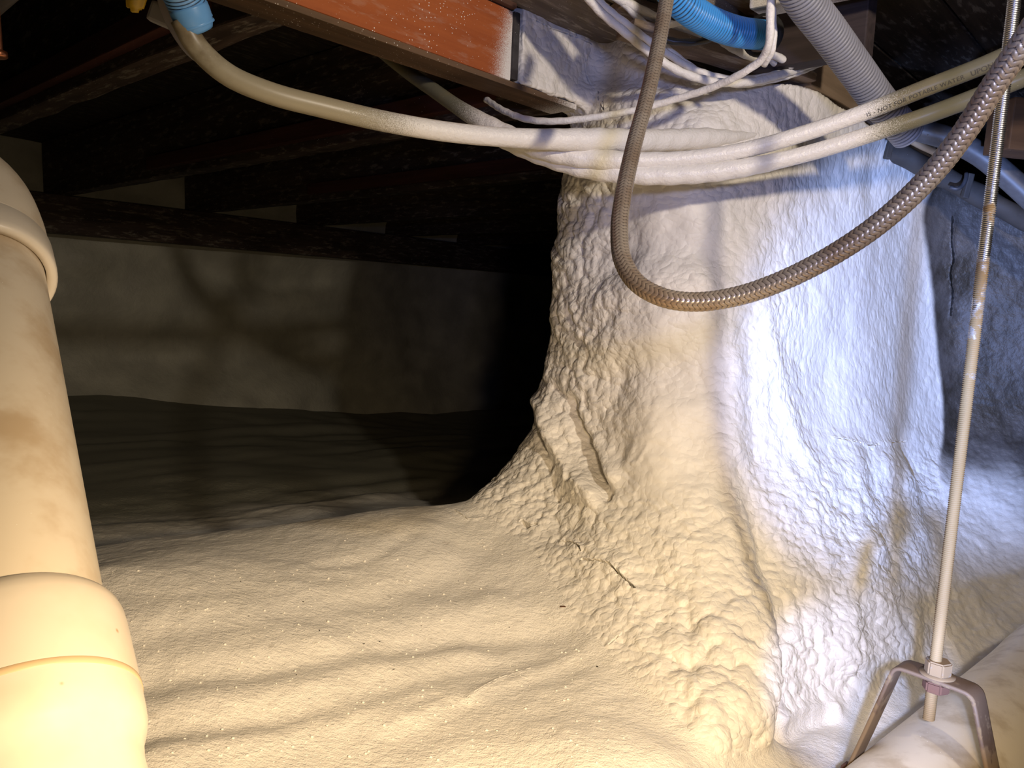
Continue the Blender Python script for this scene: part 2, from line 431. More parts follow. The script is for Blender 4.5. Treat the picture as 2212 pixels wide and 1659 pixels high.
for (x, y, z) in [(-.9, 1.25, -.45), (-.5, 1.35, -.45), (-.2, 1.5, -.46), (.1, 1.65, -.47), (-1.2, 1.1, -.42), (-1.0, .7, -.36), (-.6, 2.0, -.46), (0, 2.2, -.50), (-1.5, 2.0, -.42), (-2.2, 2.3, -.40), (-1.6, 2.85, -.42),
                  (-.8, 3.0, -.50), (-.7, 3.7, -.57), (.3, 3.5, -.6), (.8, 2.5, -.5), (1.5, 2.5, -.5), (-2.5, 1.2, -.4), (-3.2, 2.5, -.38), (0, 5, -.62), (1.5, 4.5, -.6), (2.5, 3, -.5),
                  (.50, .93, -.475), (.42, .84, -.475), (.55, .75, -.48), (.38, .62, -.48), (.8, .9, -.48), (1.1, 1.0, -.48), (1.2, .6, -.48), (.5, .45, -.48), (0.66, 1.05, -.47), (2, 1.2, -.48)]:
    fp.append((x, y, z))
fp = np.array(fp)
gf = Grid2(rbf(fp[:, :2], fp[:, 2], .002), -3.6, 2.8, 1281, .2, 5.6, 1081, blur=4)
# folds of the sheet: polylines on the floor, ( [px...], height, width )
folds = []
for pts, hgt, wid in [
    ([(300, 1378), (620, 1328), (820, 1285), (980, 1215), (1090, 1150)], -.007, .022), ([(300, 1330), (600, 1290), (800, 1250), (960, 1180)], .007, .03),
    ([(320, 1478), (520, 1452), (760, 1405), (1000, 1375), (1250, 1360), (1340, 1335)], -.010, .020), ([(310, 1430), (600, 1385), (850, 1335), (1050, 1310), (1250, 1320)], .010, .028),
    ([(320, 1585), (520, 1555), (760, 1500), (960, 1450), (1150, 1420)], -.008, .018), ([(320, 1535), (560, 1490), (800, 1440), (1000, 1410)], .009, .025),
    ([(330, 1625), (600, 1575), (850, 1520), (1050, 1470), (1300, 1395)], .006, .02), ([(640, 1255), (760, 1190), (930, 1140)], .009, .03), ([(690, 1215), (780, 1205), (900, 1150)], -.006, .012),
    ([(470, 1230), (700, 1245), (900, 1225)], -.004, .02), ([(980, 1310), (1150, 1260), (1290, 1245)], .006, .04),
    ([(850, 1560), (1050, 1490), (1200, 1440), (1330, 1390), (1420, 1320)], .007, .012), ([(900, 1655), (1000, 1610), (1200, 1600), (1260, 1655)], .012, .03)]:
    line = []
    for (x, y) in pts:
        r = ray(x, y); d = .8
        for _ in range(12): d = float(gf(np.array([r[0] * d]), np.array([d]))[0]) / r[2]
        line.append((r[0] * d, d))
    folds.append((np.array(line), hgt, wid))
def seg_dist(x, y, line):
    best = np.full(x.shape, 1e3)
    for (ax, ay), (bx, by) in zip(line[:-1], line[1:]):
        dx, dy = bx - ax, by - ay; t = np.clip(((x - ax) * dx + (y - ay) * dy) / (dx * dx + dy * dy), 0, 1)
        best = np.minimum(best, np.hypot(x - ax - t * dx, y - ay - t * dy))
    return best
def fold_field(g):
    x, y = g[:, 0], g[:, 1]; o = np.zeros(len(g))
    for line, hgt, wid in folds: o += .36 * hgt * (1 + .8 * vnoise(np.stack([x * 5, y * 5, 0 * x + hgt * 900], 1), 19)) * np.exp(-(seg_dist(x, y, line) / wid) ** 2)
    # long lazy folds of the far sheet, fanning towards the pier
    far = sstep(y - .35 * x, 1.15, 1.5)
    q = np.stack([(x * B2[0] + y * B2[1]) * 7, (x * A2[0] + y * A2[1]) * 1.1, 0 * x], 1)
    return o + far * (.016 * vnoise(q, 5) + .008 * vnoise(q * 2.3 + 4, 6)) + .006 * fbm(np.stack([x * 4, y * 8, 0 * x], 1), 3, 9)
gfold = Grid2(fold_field, -3.6, 2.8, 1281, .2, 5.6, 1081)
def h_floor(x, y): return gf(x, y) + gfold(x, y)

wall_pts = [(.62, .3, 1.52), (.62, 0, 1.52), (.62, -.2, 1.5), (.70, .35, 1.50), (.77, .3, 1.52), (.9, .3, 1.46), (1.1, .3, 1.42), (1.4, .3, 1.40), (.77, 0, 1.52), (.9, 0, 1.46), (1.1, 0, 1.42), (1.4, 0, 1.40),
            (.77, -.2, 1.50), (.9, -.22, 1.45), (1.1, -.22, 1.40), (1.4, -.2, 1.40), (.75, -.25, 1.44), (.88, -.26, 1.40), (1.1, -.26, 1.34),
            (.66, -.33, 1.25), (.80, -.34, 1.26), (1.0, -.33, 1.22), (1.3, -.33, 1.22), (.58, -.40, 1.07), (.72, -.41, 1.12), (.9, -.40, 1.10), (1.2, -.4, 1.1), (.55, -.5, .96), (.7, -.5, .98), (1, -.5, .98), (1.3, -.5, .98)]
wp = np.array(wall_pts)
wp[:, 2] -= .15 * np.clip((wp[:, 1] + .36) / .1, 0, 1)
gw = Grid2(rbf(wp[:, :2], wp[:, 2], .002), .3, 1.6, 131, -.6, .45, 106, blur=3)
BEAM_B0, BEAM_B1, BEAM_Z = .74, .788, .30
def fields(x, y, z):
    ff = (z - h_floor(x, y)) * .9
    th = th_of(x, y) * .42
    fc = (np.hypot(x - AX[0], y - AX[1]) - gp(th, z)) * .75
    ztop = np.interp(x, [.12, .24, .40, .62, .70, .82, 1.0], [.43, .318, .322, .275, .25, .20, .16])
    fc = np.maximum(fc, (z - ztop) * .8)
    fw = (gw(x, z) - y) * .8
    fw = np.maximum(fw, (z - ztop) * .8)
    fw = np.maximum(fw, (.64 - x) * .8)
    a = x * A2[0] + y * A2[1]; b = x * B2[0] + y * B2[1]
    qx = np.abs(a - 1.50) - .686; qy = np.abs(b - .764) - .022; qz = np.abs(z - .37) - .064
    fb = np.sqrt(np.maximum(qx, 0) ** 2 + np.maximum(qy, 0) ** 2 + np.maximum(qz, 0) ** 2) + np.minimum(np.maximum(np.maximum(qx, qy), qz), 0) - .006
    return ff, fc, fw, fb
def sdf(x, y, z):
    ff, fc, fw, fb = fields(x, y, z)
    return smin(smin(smin(fc, fw, .04), ff, .035), fb, .03)
def hit(px, py, d0=.4, d1=2.2):
    r = ray(px, py); d = np.arange(d0, d1, .004); f = sdf(r[0] * d, d, r[2] * d)
    k = np.argmax(f < 0); k = max(k, 1)
    a, b = f[k - 1], f[k]; dd = d[k - 1] + .004 * a / (a - b + 1e-9)
    return r * dd

def surface_nets(x0, x1, y0, y1, z0, z1, h):
    xs = np.arange(x0, x1, h, dtype=np.float32); ys = np.arange(y0, y1, h, dtype=np.float32); zs = np.arange(z0, z1, h, dtype=np.float32)
    nx, ny, nz = len(xs), len(ys), len(zs); V = np.empty((nx, ny, nz), np.float32)
    for i in range(0, nx, 32):
        g = np.meshgrid(xs[i:i + 32], ys, zs, indexing='ij')
        V[i:i + 32] = sdf(*g)
    S = V < 0
    c = np.zeros((nx - 1, ny - 1, nz - 1), np.uint8)
    for a in (0, 1):
        for b in (0, 1):
            for d in (0, 1): c += S[a:nx - 1 + a, b:ny - 1 + b, d:nz - 1 + d]
    act = (c > 0) & (c < 8)
    I, J, K = np.nonzero(act); idx = np.full(act.shape, -1, np.int32); idx[I, J, K] = np.arange(len(I))
    acc = np.zeros((len(I), 3)); cnt = np.zeros(len(I))
    cor = [(a, b, d) for a in (0, 1) for b in (0, 1) for d in (0, 1)]
    for m, (a, b, d) in enumerate(cor):
        for ax in range(3):
            e = [a, b, d]
            if e[ax]: continue
            e2 = e.copy(); e2[ax] = 1
            v0 = V[I + a, J + b, K + d]; v1 = V[I + e2[0], J + e2[1], K + e2[2]]
            x = (v0 < 0) != (v1 < 0); t = np.where(x, v0 / np.where(x, v0 - v1, 1), 0)
            p = np.stack([np.full(len(I), e[0], float), np.full(len(I), e[1], float), np.full(len(I), e[2], float)], 1); p[:, ax] += t
            acc[x] += p[x]; cnt[x] += 1
    vert = (acc / cnt[:, None] + np.stack([I, J, K], 1)) * h + np.array([x0, y0, z0])
    quads = []
    for ax in range(3):
        o = [(1, 2), (2, 0), (0, 1)][ax]
        sl0 = [slice(1, -1)] * 3; sl1 = [slice(1, -1)] * 3; sl0[ax] = slice(0, -1); sl1[ax] = slice(1, None)
        a, b = S[tuple(sl0)], S[tuple(sl1)]
        E = np.nonzero(a != b); flip = a[E]
        pos = [e + (0 if k == ax else 1) for k, e in enumerate(E)]
        def cell(du, dv):
            q = [p.copy() for p in pos]; q[o[0]] -= du; q[o[1]] -= dv
            return idx[q[0], q[1], q[2]]
        q = np.stack([cell(1, 1), cell(0, 1), cell(0, 0), cell(1, 0)], 1)
        q[~flip] = q[~flip][:, ::-1]
        quads.append(q)
    return vert, np.vstack(quads)
def subdivide(v, q, sel):
    keep = q[~sel]; s = q[sel]
    e = np.sort(np.stack([s, np.roll(s, -1, 1)], -1), -1).reshape(-1, 2)
    ue, inv = np.unique(e, axis=0, return_inverse=True); inv = inv.reshape(-1, 4)
    mid = (v[ue[:, 0]] + v[ue[:, 1]]) / 2; cen = v[s].mean(1); n = len(v)
    V = np.vstack([v, mid, cen]); m = n + inv; c = n + len(mid) + np.arange(len(s))
    out = [np.stack([s[:, k], m[:, k], c, m[:, k - 1]], 1) for k in range(4)]
    return V, np.vstack([keep] + out)
def poly3_dist(p, line):
    best = np.full(len(p), 1e3)
    for a, b in zip(line[:-1], line[1:]):
        d = b - a; t = np.clip(((p - a) @ d) / (d @ d), 0, 1)
        best = np.minimum(best, np.linalg.norm(p - a - t[:, None] * d, axis=1))
    return best

v, q = surface_nets(-.86, 1.36, .46, 1.86, -.60, .425, .0055)
# finer where the photograph looks from near
cx = v[q].mean(1)
seen = (cx[:, 1] < 1.62) & (cx[:, 0] < 1.05 * cx[:, 1] + .05) & (cx[:, 0] > -.72 * cx[:, 1])
fcen = fields(cx[:, 0], cx[:, 1], cx[:, 2]); cls = np.argmin(np.stack(fcen, 1), 1)
v, q = subdivide(v, q, seen)
# cracks and grooves
crack_px = [([(1212, 1168), (1236, 1172), (1256, 1186), (1258, 1196)], .0013, .010), ([(1262, 1214), (1296, 1218), (1322, 1226), (1346, 1250), (1376, 1280)], .0018, .012),
            ([(975, 1100), (990, 1108), (1010, 1122), (1045, 1118)], .0010, .008), ([(1128, 1126), (1142, 1136), (1156, 1132)], .004, .012),
            ([(1010, 1508), (1035, 1490), (1062, 1474), (1110, 1456), (1146, 1446)], .0007, .007), ([(1316, 1394), (1326, 1386), (1335, 1378)], .0008, .007),
            ([(2058, 468), (2055, 520), (2060, 560), (2052, 590), (2058, 640), (2055, 680)], .0022, .012),
            ([(1800, 945), (1830, 952), (1880, 962), (1930, 955), (1968, 950)], .0011, .009),
            ([(1268, 120), (1272, 160), (1276, 185), (1295, 200), (1306, 238)], .0012, .006), ([(1320, 190), (1312, 215), (1308, 240)], .0012, .006),
            ([(1276, 95), (1240, 78), (1200, 62), (1160, 45)], .001, .005)]
cracks = [(np.array([hit(x, y) for x, y in c]), w, d) for c, w, d in crack_px]
cx = v[q].mean(1); sel = np.zeros(len(q), bool)
for c, w, d in cracks: sel |= poly3_dist(cx, c) < .010
for lev in (.005, .0032, 0):
    v, q = subdivide(v, q, sel)
    cx = v[q].mean(1); sel = np.zeros(len(q), bool)
    for c, w, d in cracks: sel |= poly3_dist(cx, c) < lev
def sdf_grad(p, e=.003):
    g = np.empty_like(p)
    for k in range(3):
        d = np.zeros(3); d[k] = e
        g[:, k] = (sdf(*(p + d).T) - sdf(*(p - d).T)) / (2 * e)
    return g
for _ in range(2):
    g = sdf_grad(v); fv = sdf(*v.T); v = v - (fv / np.maximum((g ** 2).sum(1), .05))[:, None] * g * .9
g = sdf_grad(v, .006); nrm = g / np.maximum(np.linalg.norm(g, axis=1), 1e-6)[:, None]

def blob(p, items):
    o = np.zeros(len(p))
    for (x, y, r, w) in items:
        c = hit(x, y); o = np.maximum(o, w * np.exp(-(np.linalg.norm(p - c, axis=1) / r) ** 2))
    return o
fs = np.stack(fields(*v.T), 1); near_floor = sstep(fs[:, 0] - fs[:, 1:].min(1), -.015, .03)     # 0 on the sheet, 1 on pier / wall / beam
pop = blob(v, [(1230, 420, .10, 1), (1225, 560, .09, 1), (1225, 700, .09, 1), (1230, 830, .09, 1), (1240, 950, .08, .75), (1300, 640, .07, .5),
               (1760, 1400, .09, .9), (1780, 1480, .07, 1.0), (1700, 1300, .07, .5), (1100, 1060, .08, .6), (1200, 1100, .08, .55), (1720, 1560, .06, 1)])
popL = blob(v, [(1560, 1500, .10, 1.0), (1590, 1400, .08, 1.0), (1500, 1420, .09, .8), (1600, 1600, .10, 1.0), (1450, 1600, .1, .7), (1620, 1320, .06, .6), (1350, 1620, .1, .4)])
smooth_ = blob(v, [(1400, 960, .09, .9), (1420, 1010, .07, .9), (1390, 480, .08, .8), (1480, 470, .06, .7), (1420, 740, .06, .7), (1440, 900, .07, .8), (1200, 130, .1, .5)])
rough = (1 - .8 * smooth_) * (1 - .55 * sstep(v[:, 0], .34, .46) * sstep(v[:, 2], -.26, -.16))
wrk = blob(v, [(1330, 1120, .13, 1), (1450, 1180, .13, 1), (1180, 1060, .1, 1), (1800, 1180, .16, 1), (1900, 1350, .16, 1), (1950, 1250, .15, .9), (1250, 1020, .1, .9), (1700, 1150, .12, .9), (1520, 1220, .09, .8)])
wq = v + .0065 * np.stack([vnoise(v * 38, s) for s in (31, 32, 33)], 1)
bb = bubbles(wq / .018, 3); bbL = bubbles((v + .6 * (wq - v)) / np.array([.026, .026, .030]), 13); bb2 = bubbles(wq / .010 + 5, 8)
lump = fbm(v * 16, 3, 21)
rid = 1 - np.abs(vnoise(np.stack([wq[:, 0] * 45, wq[:, 1] * 45, wq[:, 2] * 110], 1), 51)) * 2
rface = sstep(v[:, 0], .34, .46) * sstep(v[:, 2], -.26, -.16)
disp = near_floor * ((.005 - .003 * rface) * lump + popL * .0110 * (bbL - .6) + pop * (.0085 * (bb - .6) + .0022 * bb2) + (1 - pop) * rough * (.0016 * (bb2 - .6) + .0010 * bb) + wrk * .0018 * np.clip(rid, -.4, 1) + .0006 * rough * fbm(v * 130, 2, 44))
disp += (1 - near_floor) * (.0007 * fbm(v * 60, 3, 61))
# ridges and hollows of the sprayed skin
for pts, hgt, wid in [
    ([(1176, 800), (1184, 880), (1200, 960), (1240, 1040), (1290, 1075)], .020, .020),            # the flap on the left
    ([(1232, 870), (1252, 930), (1284, 1000), (1306, 1055), (1312, 1070)], -.024, .011),          # groove right of it
    ([(1262, 900), (1290, 960), (1325, 1030)], .008, .015),
    ([(1170, 930), (1178, 975), (1192, 1005)], -.016, .009),
    ([(1300, 585), (1370, 540), (1450, 525), (1540, 545)], -.010, .030), ([(1310, 640), (1400, 610), (1500, 620)], .010, .035),
    ([(1340, 800), (1420, 780), (1480, 800)], -.008, .03), ([(1330, 740), (1420, 720)], .006, .03),
    ([(1420, 880), (1500, 870), (1560, 900)], .008, .04), ([(1590, 1020), (1620, 1110), (1650, 1210), (1676, 1330), (1685, 1440), (1676, 1560)], -.012, .018),
    ([(1570, 980), (1590, 1090), (1612, 1200), (1640, 1330), (1650, 1440), (1640, 1570)], .012, .030),
    ([(1500, 400), (1530, 560), (1560, 700), (1580, 860), (1578, 1000)], .006, .03),
    ([(1640, 640), (1660, 760), (1690, 880), (1740, 980)], .006, .02), ([(1610, 720), (1620, 860), (1640, 980)], -.007, .02),
    ([(1700, 1590), (1730, 1560), (1790, 1545)], -.014, .012), ([(1700, 1560), (1740, 1535), (1800, 1530)], .010, .010),
    ([(1890, 1180), (1850, 1240), (1838, 1320), (1836, 1400)], .012, .022), ([(1960, 1290), (1945, 1320), (1960, 1350)], -.007, .014), ([(1962, 960), (1990, 1040), (2010, 1110)], -.012, .03),
    ([(1850, 1000), (1930, 1010), (1990, 1060)], .008, .03), ([(1480, 1310), (1490, 1400), (1480, 1500), (1478, 1560)], -.003, .005),
    ([(1215, 1190), (1330, 1225), (1400, 1300)], .004, .02), ([(1280, 150), (1340, 160), (1420, 185)], -.010, .02), ([(1270, 205), (1340, 215), (1420, 220)], .006, .02)]:
    L3 = np.array([hit(x, y) for x, y in pts]); disp += hgt * np.exp(-(poly3_dist(v, L3) / wid) ** 2)
for c, w, d in cracks:
    dd = poly3_dist(v, c) + .0010 * vnoise(v * 260, 71); disp -= 1.7 * d * (1 - sstep(dd, .35 * w, .95 * w)) - .0012 * np.exp(-(dd / .004) ** 2)
v2 = v + nrm * disp[:, None]; v2[:, 2] += CAMZ
fine = np.clip(1.1 * sstep(v[:, 0], .22, .42) * sstep(v[:, 2], -.30, -.12), 0, 1)

cx = v[q].mean(1); fcen = np.stack(fields(*cx.T), 1)
a_ = cx[:, 0] * A2[0] + cx[:, 1] * A2[1]
cls = np.argmin(fcen, 1)
cls[(cls == 3) & (a_ > 1.04)] = 1                       # the beam is swallowed by the pier's foam here
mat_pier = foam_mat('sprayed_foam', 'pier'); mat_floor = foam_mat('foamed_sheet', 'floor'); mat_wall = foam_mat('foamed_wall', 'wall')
def part_of(k, name, mat, extra=None):
    qq = q[cls == k]; u, inv = np.unique(qq, return_inverse=True); inv = inv.reshape(-1, 4)
    vv = v2[u]; fi = fine[u] if k != 2 else sstep(fs[u, 1] - fs[u, 2], -.001, .007)
    if extra is not None:
        inv = np.vstack([inv, extra[1] + len(vv)]); vv = np.vstack([vv, extra[0]]); fi = np.concatenate([fi, np.zeros(len(extra[0]))])
    me = mesh_np(name, vv, inv)
    at = me.attributes.new('fine', 'FLOAT', 'POINT'); at.data.foreach_set('value', fi.astype(np.float32))
    ro = rough[u] if extra is None else np.concatenate([rough[u], np.ones(len(extra[0]))])
    me.attributes.new('rough', 'FLOAT', 'POINT').data.foreach_set('value', ro.astype(np.float32))
    return link(name, me, mat)
# the rest of the floor, coarser, around the fine patch
gx = np.arange(-3.5, 2.7, .02); gy = np.arange(.2, 5.5, .02)
gX, gY = np.meshgrid(gx, gy, indexing='ij'); gZ = h_floor(gX, gY) + .0006 * fbm(np.stack([gX, gY, 0 * gX], -1).reshape(-1, 3) * 60, 3, 61).reshape(gX.shape) - .0004
nx, ny = gX.shape; i, j = np.meshgrid(np.arange(nx - 1), np.arange(ny - 1), indexing='ij')
fq = np.stack([i * ny + j, (i + 1) * ny + j, (i + 1) * ny + j + 1, i * ny + j + 1], -1).reshape(-1, 4)
fv3 = np.stack([gX, gY, gZ + CAMZ], -1).reshape(-1, 3); c3 = fv3[fq].mean(1)
inside = (c3[:, 0] > -.84) & (c3[:, 0] < 1.34) & (c3[:, 1] > .48) & (c3[:, 1] < 1.84)
fq = fq[~inside]; u, inv = np.unique(fq, return_inverse=True)
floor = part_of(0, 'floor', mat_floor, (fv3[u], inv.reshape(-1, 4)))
tag(floor, 'pale foam-coated ground sheet with long folds fanning out from the pier', kind='structure')
pier = part_of(1, 'foam_pier', mat_pier)
tag(pier, 'thick lumpy white foam-covered support pier rising to the beam in the middle', 'pier')
wallr = part_of(2, 'wall_right', mat_wall)
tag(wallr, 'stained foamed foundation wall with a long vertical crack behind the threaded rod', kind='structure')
beam_end = part_of(3, 'coated_beam_end', mat_pier)
tag(beam_end, 'white foam-coated beam end beyond the dark joint, resting on the pier', 'beam')

# ================================================================== ROOM SHELL
def sheet(name, fn, nu, nv, mat, label):
    u, w = np.meshgrid(np.linspace(0, 1, nu), np.linspace(0, 1, nv), indexing='ij')
    V = fn(u.ravel(), w.ravel()); i, j = np.meshgrid(np.arange(nu - 1), np.arange(nv - 1), indexing='ij')
    qd = np.stack([i * nv + j, (i + 1) * nv + j, (i + 1) * nv + j + 1, i * nv + j + 1], -1).reshape(-1, 4)
    return tag(link(name, mesh_np(name, V, qd), mat), label, kind='structure')
def far_wall(u, w):
    a = -1.2 + 6.2 * u; z = -.75 + 1.25 * w
    p = np.stack([a * 2.2, z * 4, 0 * a], 1)
    b = 3.10 + .05 * fbm(p, 3, 81) - .10 * sstep(-z, .25, .6)
    xy = a[:, None] * A2 + b[:, None] * B2
    return np.concatenate([xy, z[:, None] + CAMZ], 1)
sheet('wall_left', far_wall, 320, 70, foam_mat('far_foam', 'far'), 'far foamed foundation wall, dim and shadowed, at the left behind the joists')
def end_wall(u, w):
    b = -1.6 + 4.9 * u; z = -.75 + 1.25 * w; a = 4.6 + .04 * fbm(np.stack([b * 2, z * 4, 0 * b], 1), 3, 82)
    return np.concatenate([a[:, None] * A2 + b[:, None] * B2, z[:, None] + CAMZ], 1)
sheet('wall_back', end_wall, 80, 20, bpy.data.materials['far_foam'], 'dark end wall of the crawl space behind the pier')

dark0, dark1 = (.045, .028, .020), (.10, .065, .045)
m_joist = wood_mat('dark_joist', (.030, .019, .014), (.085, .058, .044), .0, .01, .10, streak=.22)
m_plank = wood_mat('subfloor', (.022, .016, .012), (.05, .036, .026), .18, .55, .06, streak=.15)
JZ = BEAM_Z
A3 = (A2[0], A2[1], 0); B3 = (B2[0], B2[1], 0); Z3 = (0, 0, 1)
# subfloor planks, laid across the joists
ceil = empty('ceiling', AB(1.5, 1.0, .50)); tag(ceil, 'old board subfloor overhead on the joists', kind='structure')
b = -1.9
k = 0
while b < 3.2:
    w = .136 + .01 * random.random()
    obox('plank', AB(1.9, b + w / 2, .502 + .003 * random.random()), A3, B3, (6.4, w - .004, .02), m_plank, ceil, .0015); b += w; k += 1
tag(obox('sill_timber', AB(1.5, 2.99, .235), A3, B3, (6.2, .10, .13), m_joist, None, .004, .001, 30), 'dark timber sill along the top of the far foamed wall', 'timber')
# joists beyond the beam
jl = ['dim reddish floor joist nearest the beam, seen behind the long white pipe', 'second floor joist behind the beam, with pale scuffs along its face', 'third floor joist back, with a bluish pale patch near the pier',
      'fourth floor joist back, almost lost in the dark', 'fifth floor joist back, almost lost in the dark above the far wall', 'sixth floor joist back, hardly visible against the far wall', 'seventh floor joist back, the farthest in the dark']
for n_, a in enumerate((.467, .945, 1.45, 1.95, 2.45, 2.95, 3.45)):
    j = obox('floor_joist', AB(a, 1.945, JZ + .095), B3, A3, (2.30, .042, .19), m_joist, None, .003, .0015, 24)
    tag(j, jl[n_], 'joist', 'floor joists beyond the beam')
    if n_ < 3:
        obox('ledger_strip', AB(a - .030, 1.945 - .4, JZ + .035), B3, A3, (1.3, .018, .035), wood_mat('red_strip', (.05, .016, .011), (.09, .032, .022), 0, .01, .08), j, .002)
j = obox('floor_joist', AB(.255, 1.2, JZ + .095), B3, A3, (3.7, .042, .19), wood_mat('grey_joist', (.10, .09, .09), (.2, .18, .18), 0, .01, .3, vscale=150), None, .003, .0015, 30)
tag(j, 'grey foam-speckled floor joist crossing the top left corner', 'joist', 'floor joists beyond the beam')

# the painted beam
m_beam = wood_mat('red_paint', (.30, .075, .022), (.40, .11, .032), .228, .345, .17, .55, streak=.12, centre=tuple(AB(1.06, .74, .28)), vscale=230)
a0, a1 = -.6, .790
beam = obox('painted_beam', AB((a0 + a1) / 2, (BEAM_B0 + BEAM_B1) / 2, BEAM_Z + .045), A3, B3, (a1 - a0, BEAM_B1 - BEAM_B0, .09), m_beam, None, .0015)
tag(beam, 'orange-red painted timber beam speckled with foam, running to the white beam end', 'beam')
m_led = wood_mat('dark_ledger', (.09, .045, .028), (.16, .075, .045), .0, .30, .12, centre=tuple(AB(1.06, .74, .28)))
obox('ledger', AB((a0 + a1) / 2, BEAM_B0 + .018, BEAM_Z + .142), A3, B3, (a1 - a0, .05, .10), m_led, beam, .002)
m_und = wood_mat('beam_underside', (.08, .05, .03), (.15, .09, .05), .0, .22, .15, centre=tuple(AB(1.04, .76, .30)), vscale=230)
obox('bottom_board', AB((a0 + a1 + .15) / 2, (BEAM_B0 + BEAM_B1) / 2 + .003, BEAM_Z - .003), A3, B3, (a1 - a0 + .15, BEAM_B1 - BEAM_B0 + .002, .008), m_und, beam, .001)
obox('joint_strip', AB(.7955, BEAM_B0 + .02, BEAM_Z + .046), A3, B3, (.011, .047, .088), wood_mat('dark_joint', (.03, .026, .026), (.06, .055, .055), 0, .01, .12), beam, .001)
m_yel = plastic_mat('old_yellow', (.55, .44, .20), .6, 0, .01, .1)
obox('yellow_patch', AB(.365, BEAM_B0 - .0012, BEAM_Z + .045), A3, B3, (.15, .0024, .086), m_yel, beam, .0005)

# boards over the pier on the near side
m_over = wood_mat('sprayed_board', (.11, .085, .06), (.20, .16, .12), .04, .27, .10, streak=.35)
sb = [((.80, .69, .397), 1.3, .10, 'grey-brown board beside the beam top, half covered in spray'), ((.86, .585, .40), 1.4, .10, 'second grey board out from the beam top, above the white cables')]
for (a, b, z), L, w, lab in sb:
    tag(obox('deck_board', AB(a, b, z + .011), A3, B3, (L, w, .02), m_over, None, .002, .0008, 12), lab, 'board')
def board_px(name, p0, p1, width, thick, mat, label, up=(0, 0, 1), cat='board'):
    p0, p1 = np.array(p0), np.array(p1); d = p1 - p0; up = np.array(up, float)
    side = np.cross(d, up)
    return tag(obox(name, (p0 + p1) / 2, d, side, (np.linalg.norm(d), width, thick), mat, None, .002, .001, 10), label, cat)
m_lath = wood_mat('pale_lath', (.16, .115, .085), (.30, .23, .17), .0, .17, .05, streak=.4)
board_px('lath', P(1330, 12, 1.06), P(1735, 132, 1.16), .045, .014, m_lath, 'weathered board behind the blue conduit, above the white cables')
board_px('lath', P(1350, 62, 1.04), P(1740, 176, 1.14), .050, .012, m_lath, 'weathered board with peeling bark lying over the foam top')
board_px('lath', P(1330, -70, 1.04), P(1690, 40, 1.16), .05, .014, m_lath, 'dark weathered board behind the hose top')
m_sill = wood_mat('sill_wood', (.17, .12, .08), (.26, .19, .13), .04, .16, .02)
board_px('sill_plate', P(1716, 160, 1.15), P(1985, 316, 1.37), .06, .045, m_sill, 'tan sill plate between the foam and the grey corrugated conduit')
m_hole = wood_mat('dark_header', (.035, .026, .024), (.07, .05, .046), .0, .12, .05)
hd = obox('header_board', AB(1.02, .425, JZ + .12), B3, A3, (.15, .03, .19), m_hole, None, .002)
tag(hd, 'dark board with a bored hole that takes the blue conduit', 'board')
lathe('bored_hole', P(1647, 76, .985), np.array(A3), [(-.004, .021), (-.0045, .0245), (0, .026), (.004, .0255)], plastic_mat('black_rim', (.012, .011, .010), .8), hd, 32)
nj = obox('floor_joist', AB(.933, .33, .37 + .07), B3, A3, (.26, .042, .14), wood_mat('near_joist', (.15, .10, .07), (.27, .19, .13), .0, .4, .03), None, .003, .001, 12)
tag(nj, 'brown floor joist at the top edge above the blue conduit', 'joist')
# boards of the right-hand overhead corner
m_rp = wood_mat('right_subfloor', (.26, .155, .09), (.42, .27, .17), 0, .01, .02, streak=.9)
for n_, (a, lab) in enumerate(((.80, 'stained overhead board at the top right, nearest'), (.945, 'stained overhead board at the top right, second back'), (1.09, 'stained overhead board at the top right, third back'), (1.235, 'stained overhead board at the top right, fourth back'), (1.38, 'stained overhead board at the top right, farthest'))):
    tag(obox('overhead_board', AB(a, -.32, .47 + .002 * n_), B3, A3, (.72, .141, .02), m_rp, None, .002), lab, 'board', 'stained boards overhead at the right')
bl = obox('timber_block', P(2435, 303, 1.10), (1, .1, -.03), (0, 1, 0), (.385, .05, .068), wood_mat('raw_block', (.055, .026, .010), (.085, .042, .017)), None, .002)
tag(bl, 'brown timber block behind the rod at the right edge', 'timber')

# ================================================================== PIPES AND CABLES
m_pex = plastic_mat('pex', (.36, .315, .22), .38, .24, .50, .14, (.15, .11, .06), .85, True, 16, 240)
m_pex2 = plastic_mat('pex_translucent', (.165, .155, .105), .36, .17, .33, .07, (.25, .20, .10), .5, True, 12, 260)
m_white = plastic_mat('white_cable', (.70, .66, .60), .5, .2, .40, .02, None, 0, True)
m_blue = plastic_mat('blue_conduit', (.05, .30, .70), .33, 0, .01, .03, None, vscale=210)
m_blue2 = plastic_mat('blue_sleeve', (.14, .36, .72), .38, 0, .01, .07, (.3, .42, .6), .6)
m_grey = plastic_mat('grey_conduit', (.25, .25, .27), .45, 0, .01, .06, (.15, .14, .14), .5)
m_gpipe = plastic_mat('grey_pipe', (.045, .045, .05), .45, 0, .01, .02, (.15, .15, .15), .4)
m_black = plastic_mat('black_cable', (.012, .011, .011), .4)
m_ink = plastic_mat('black_ink', (.075, .07, .06), .5)

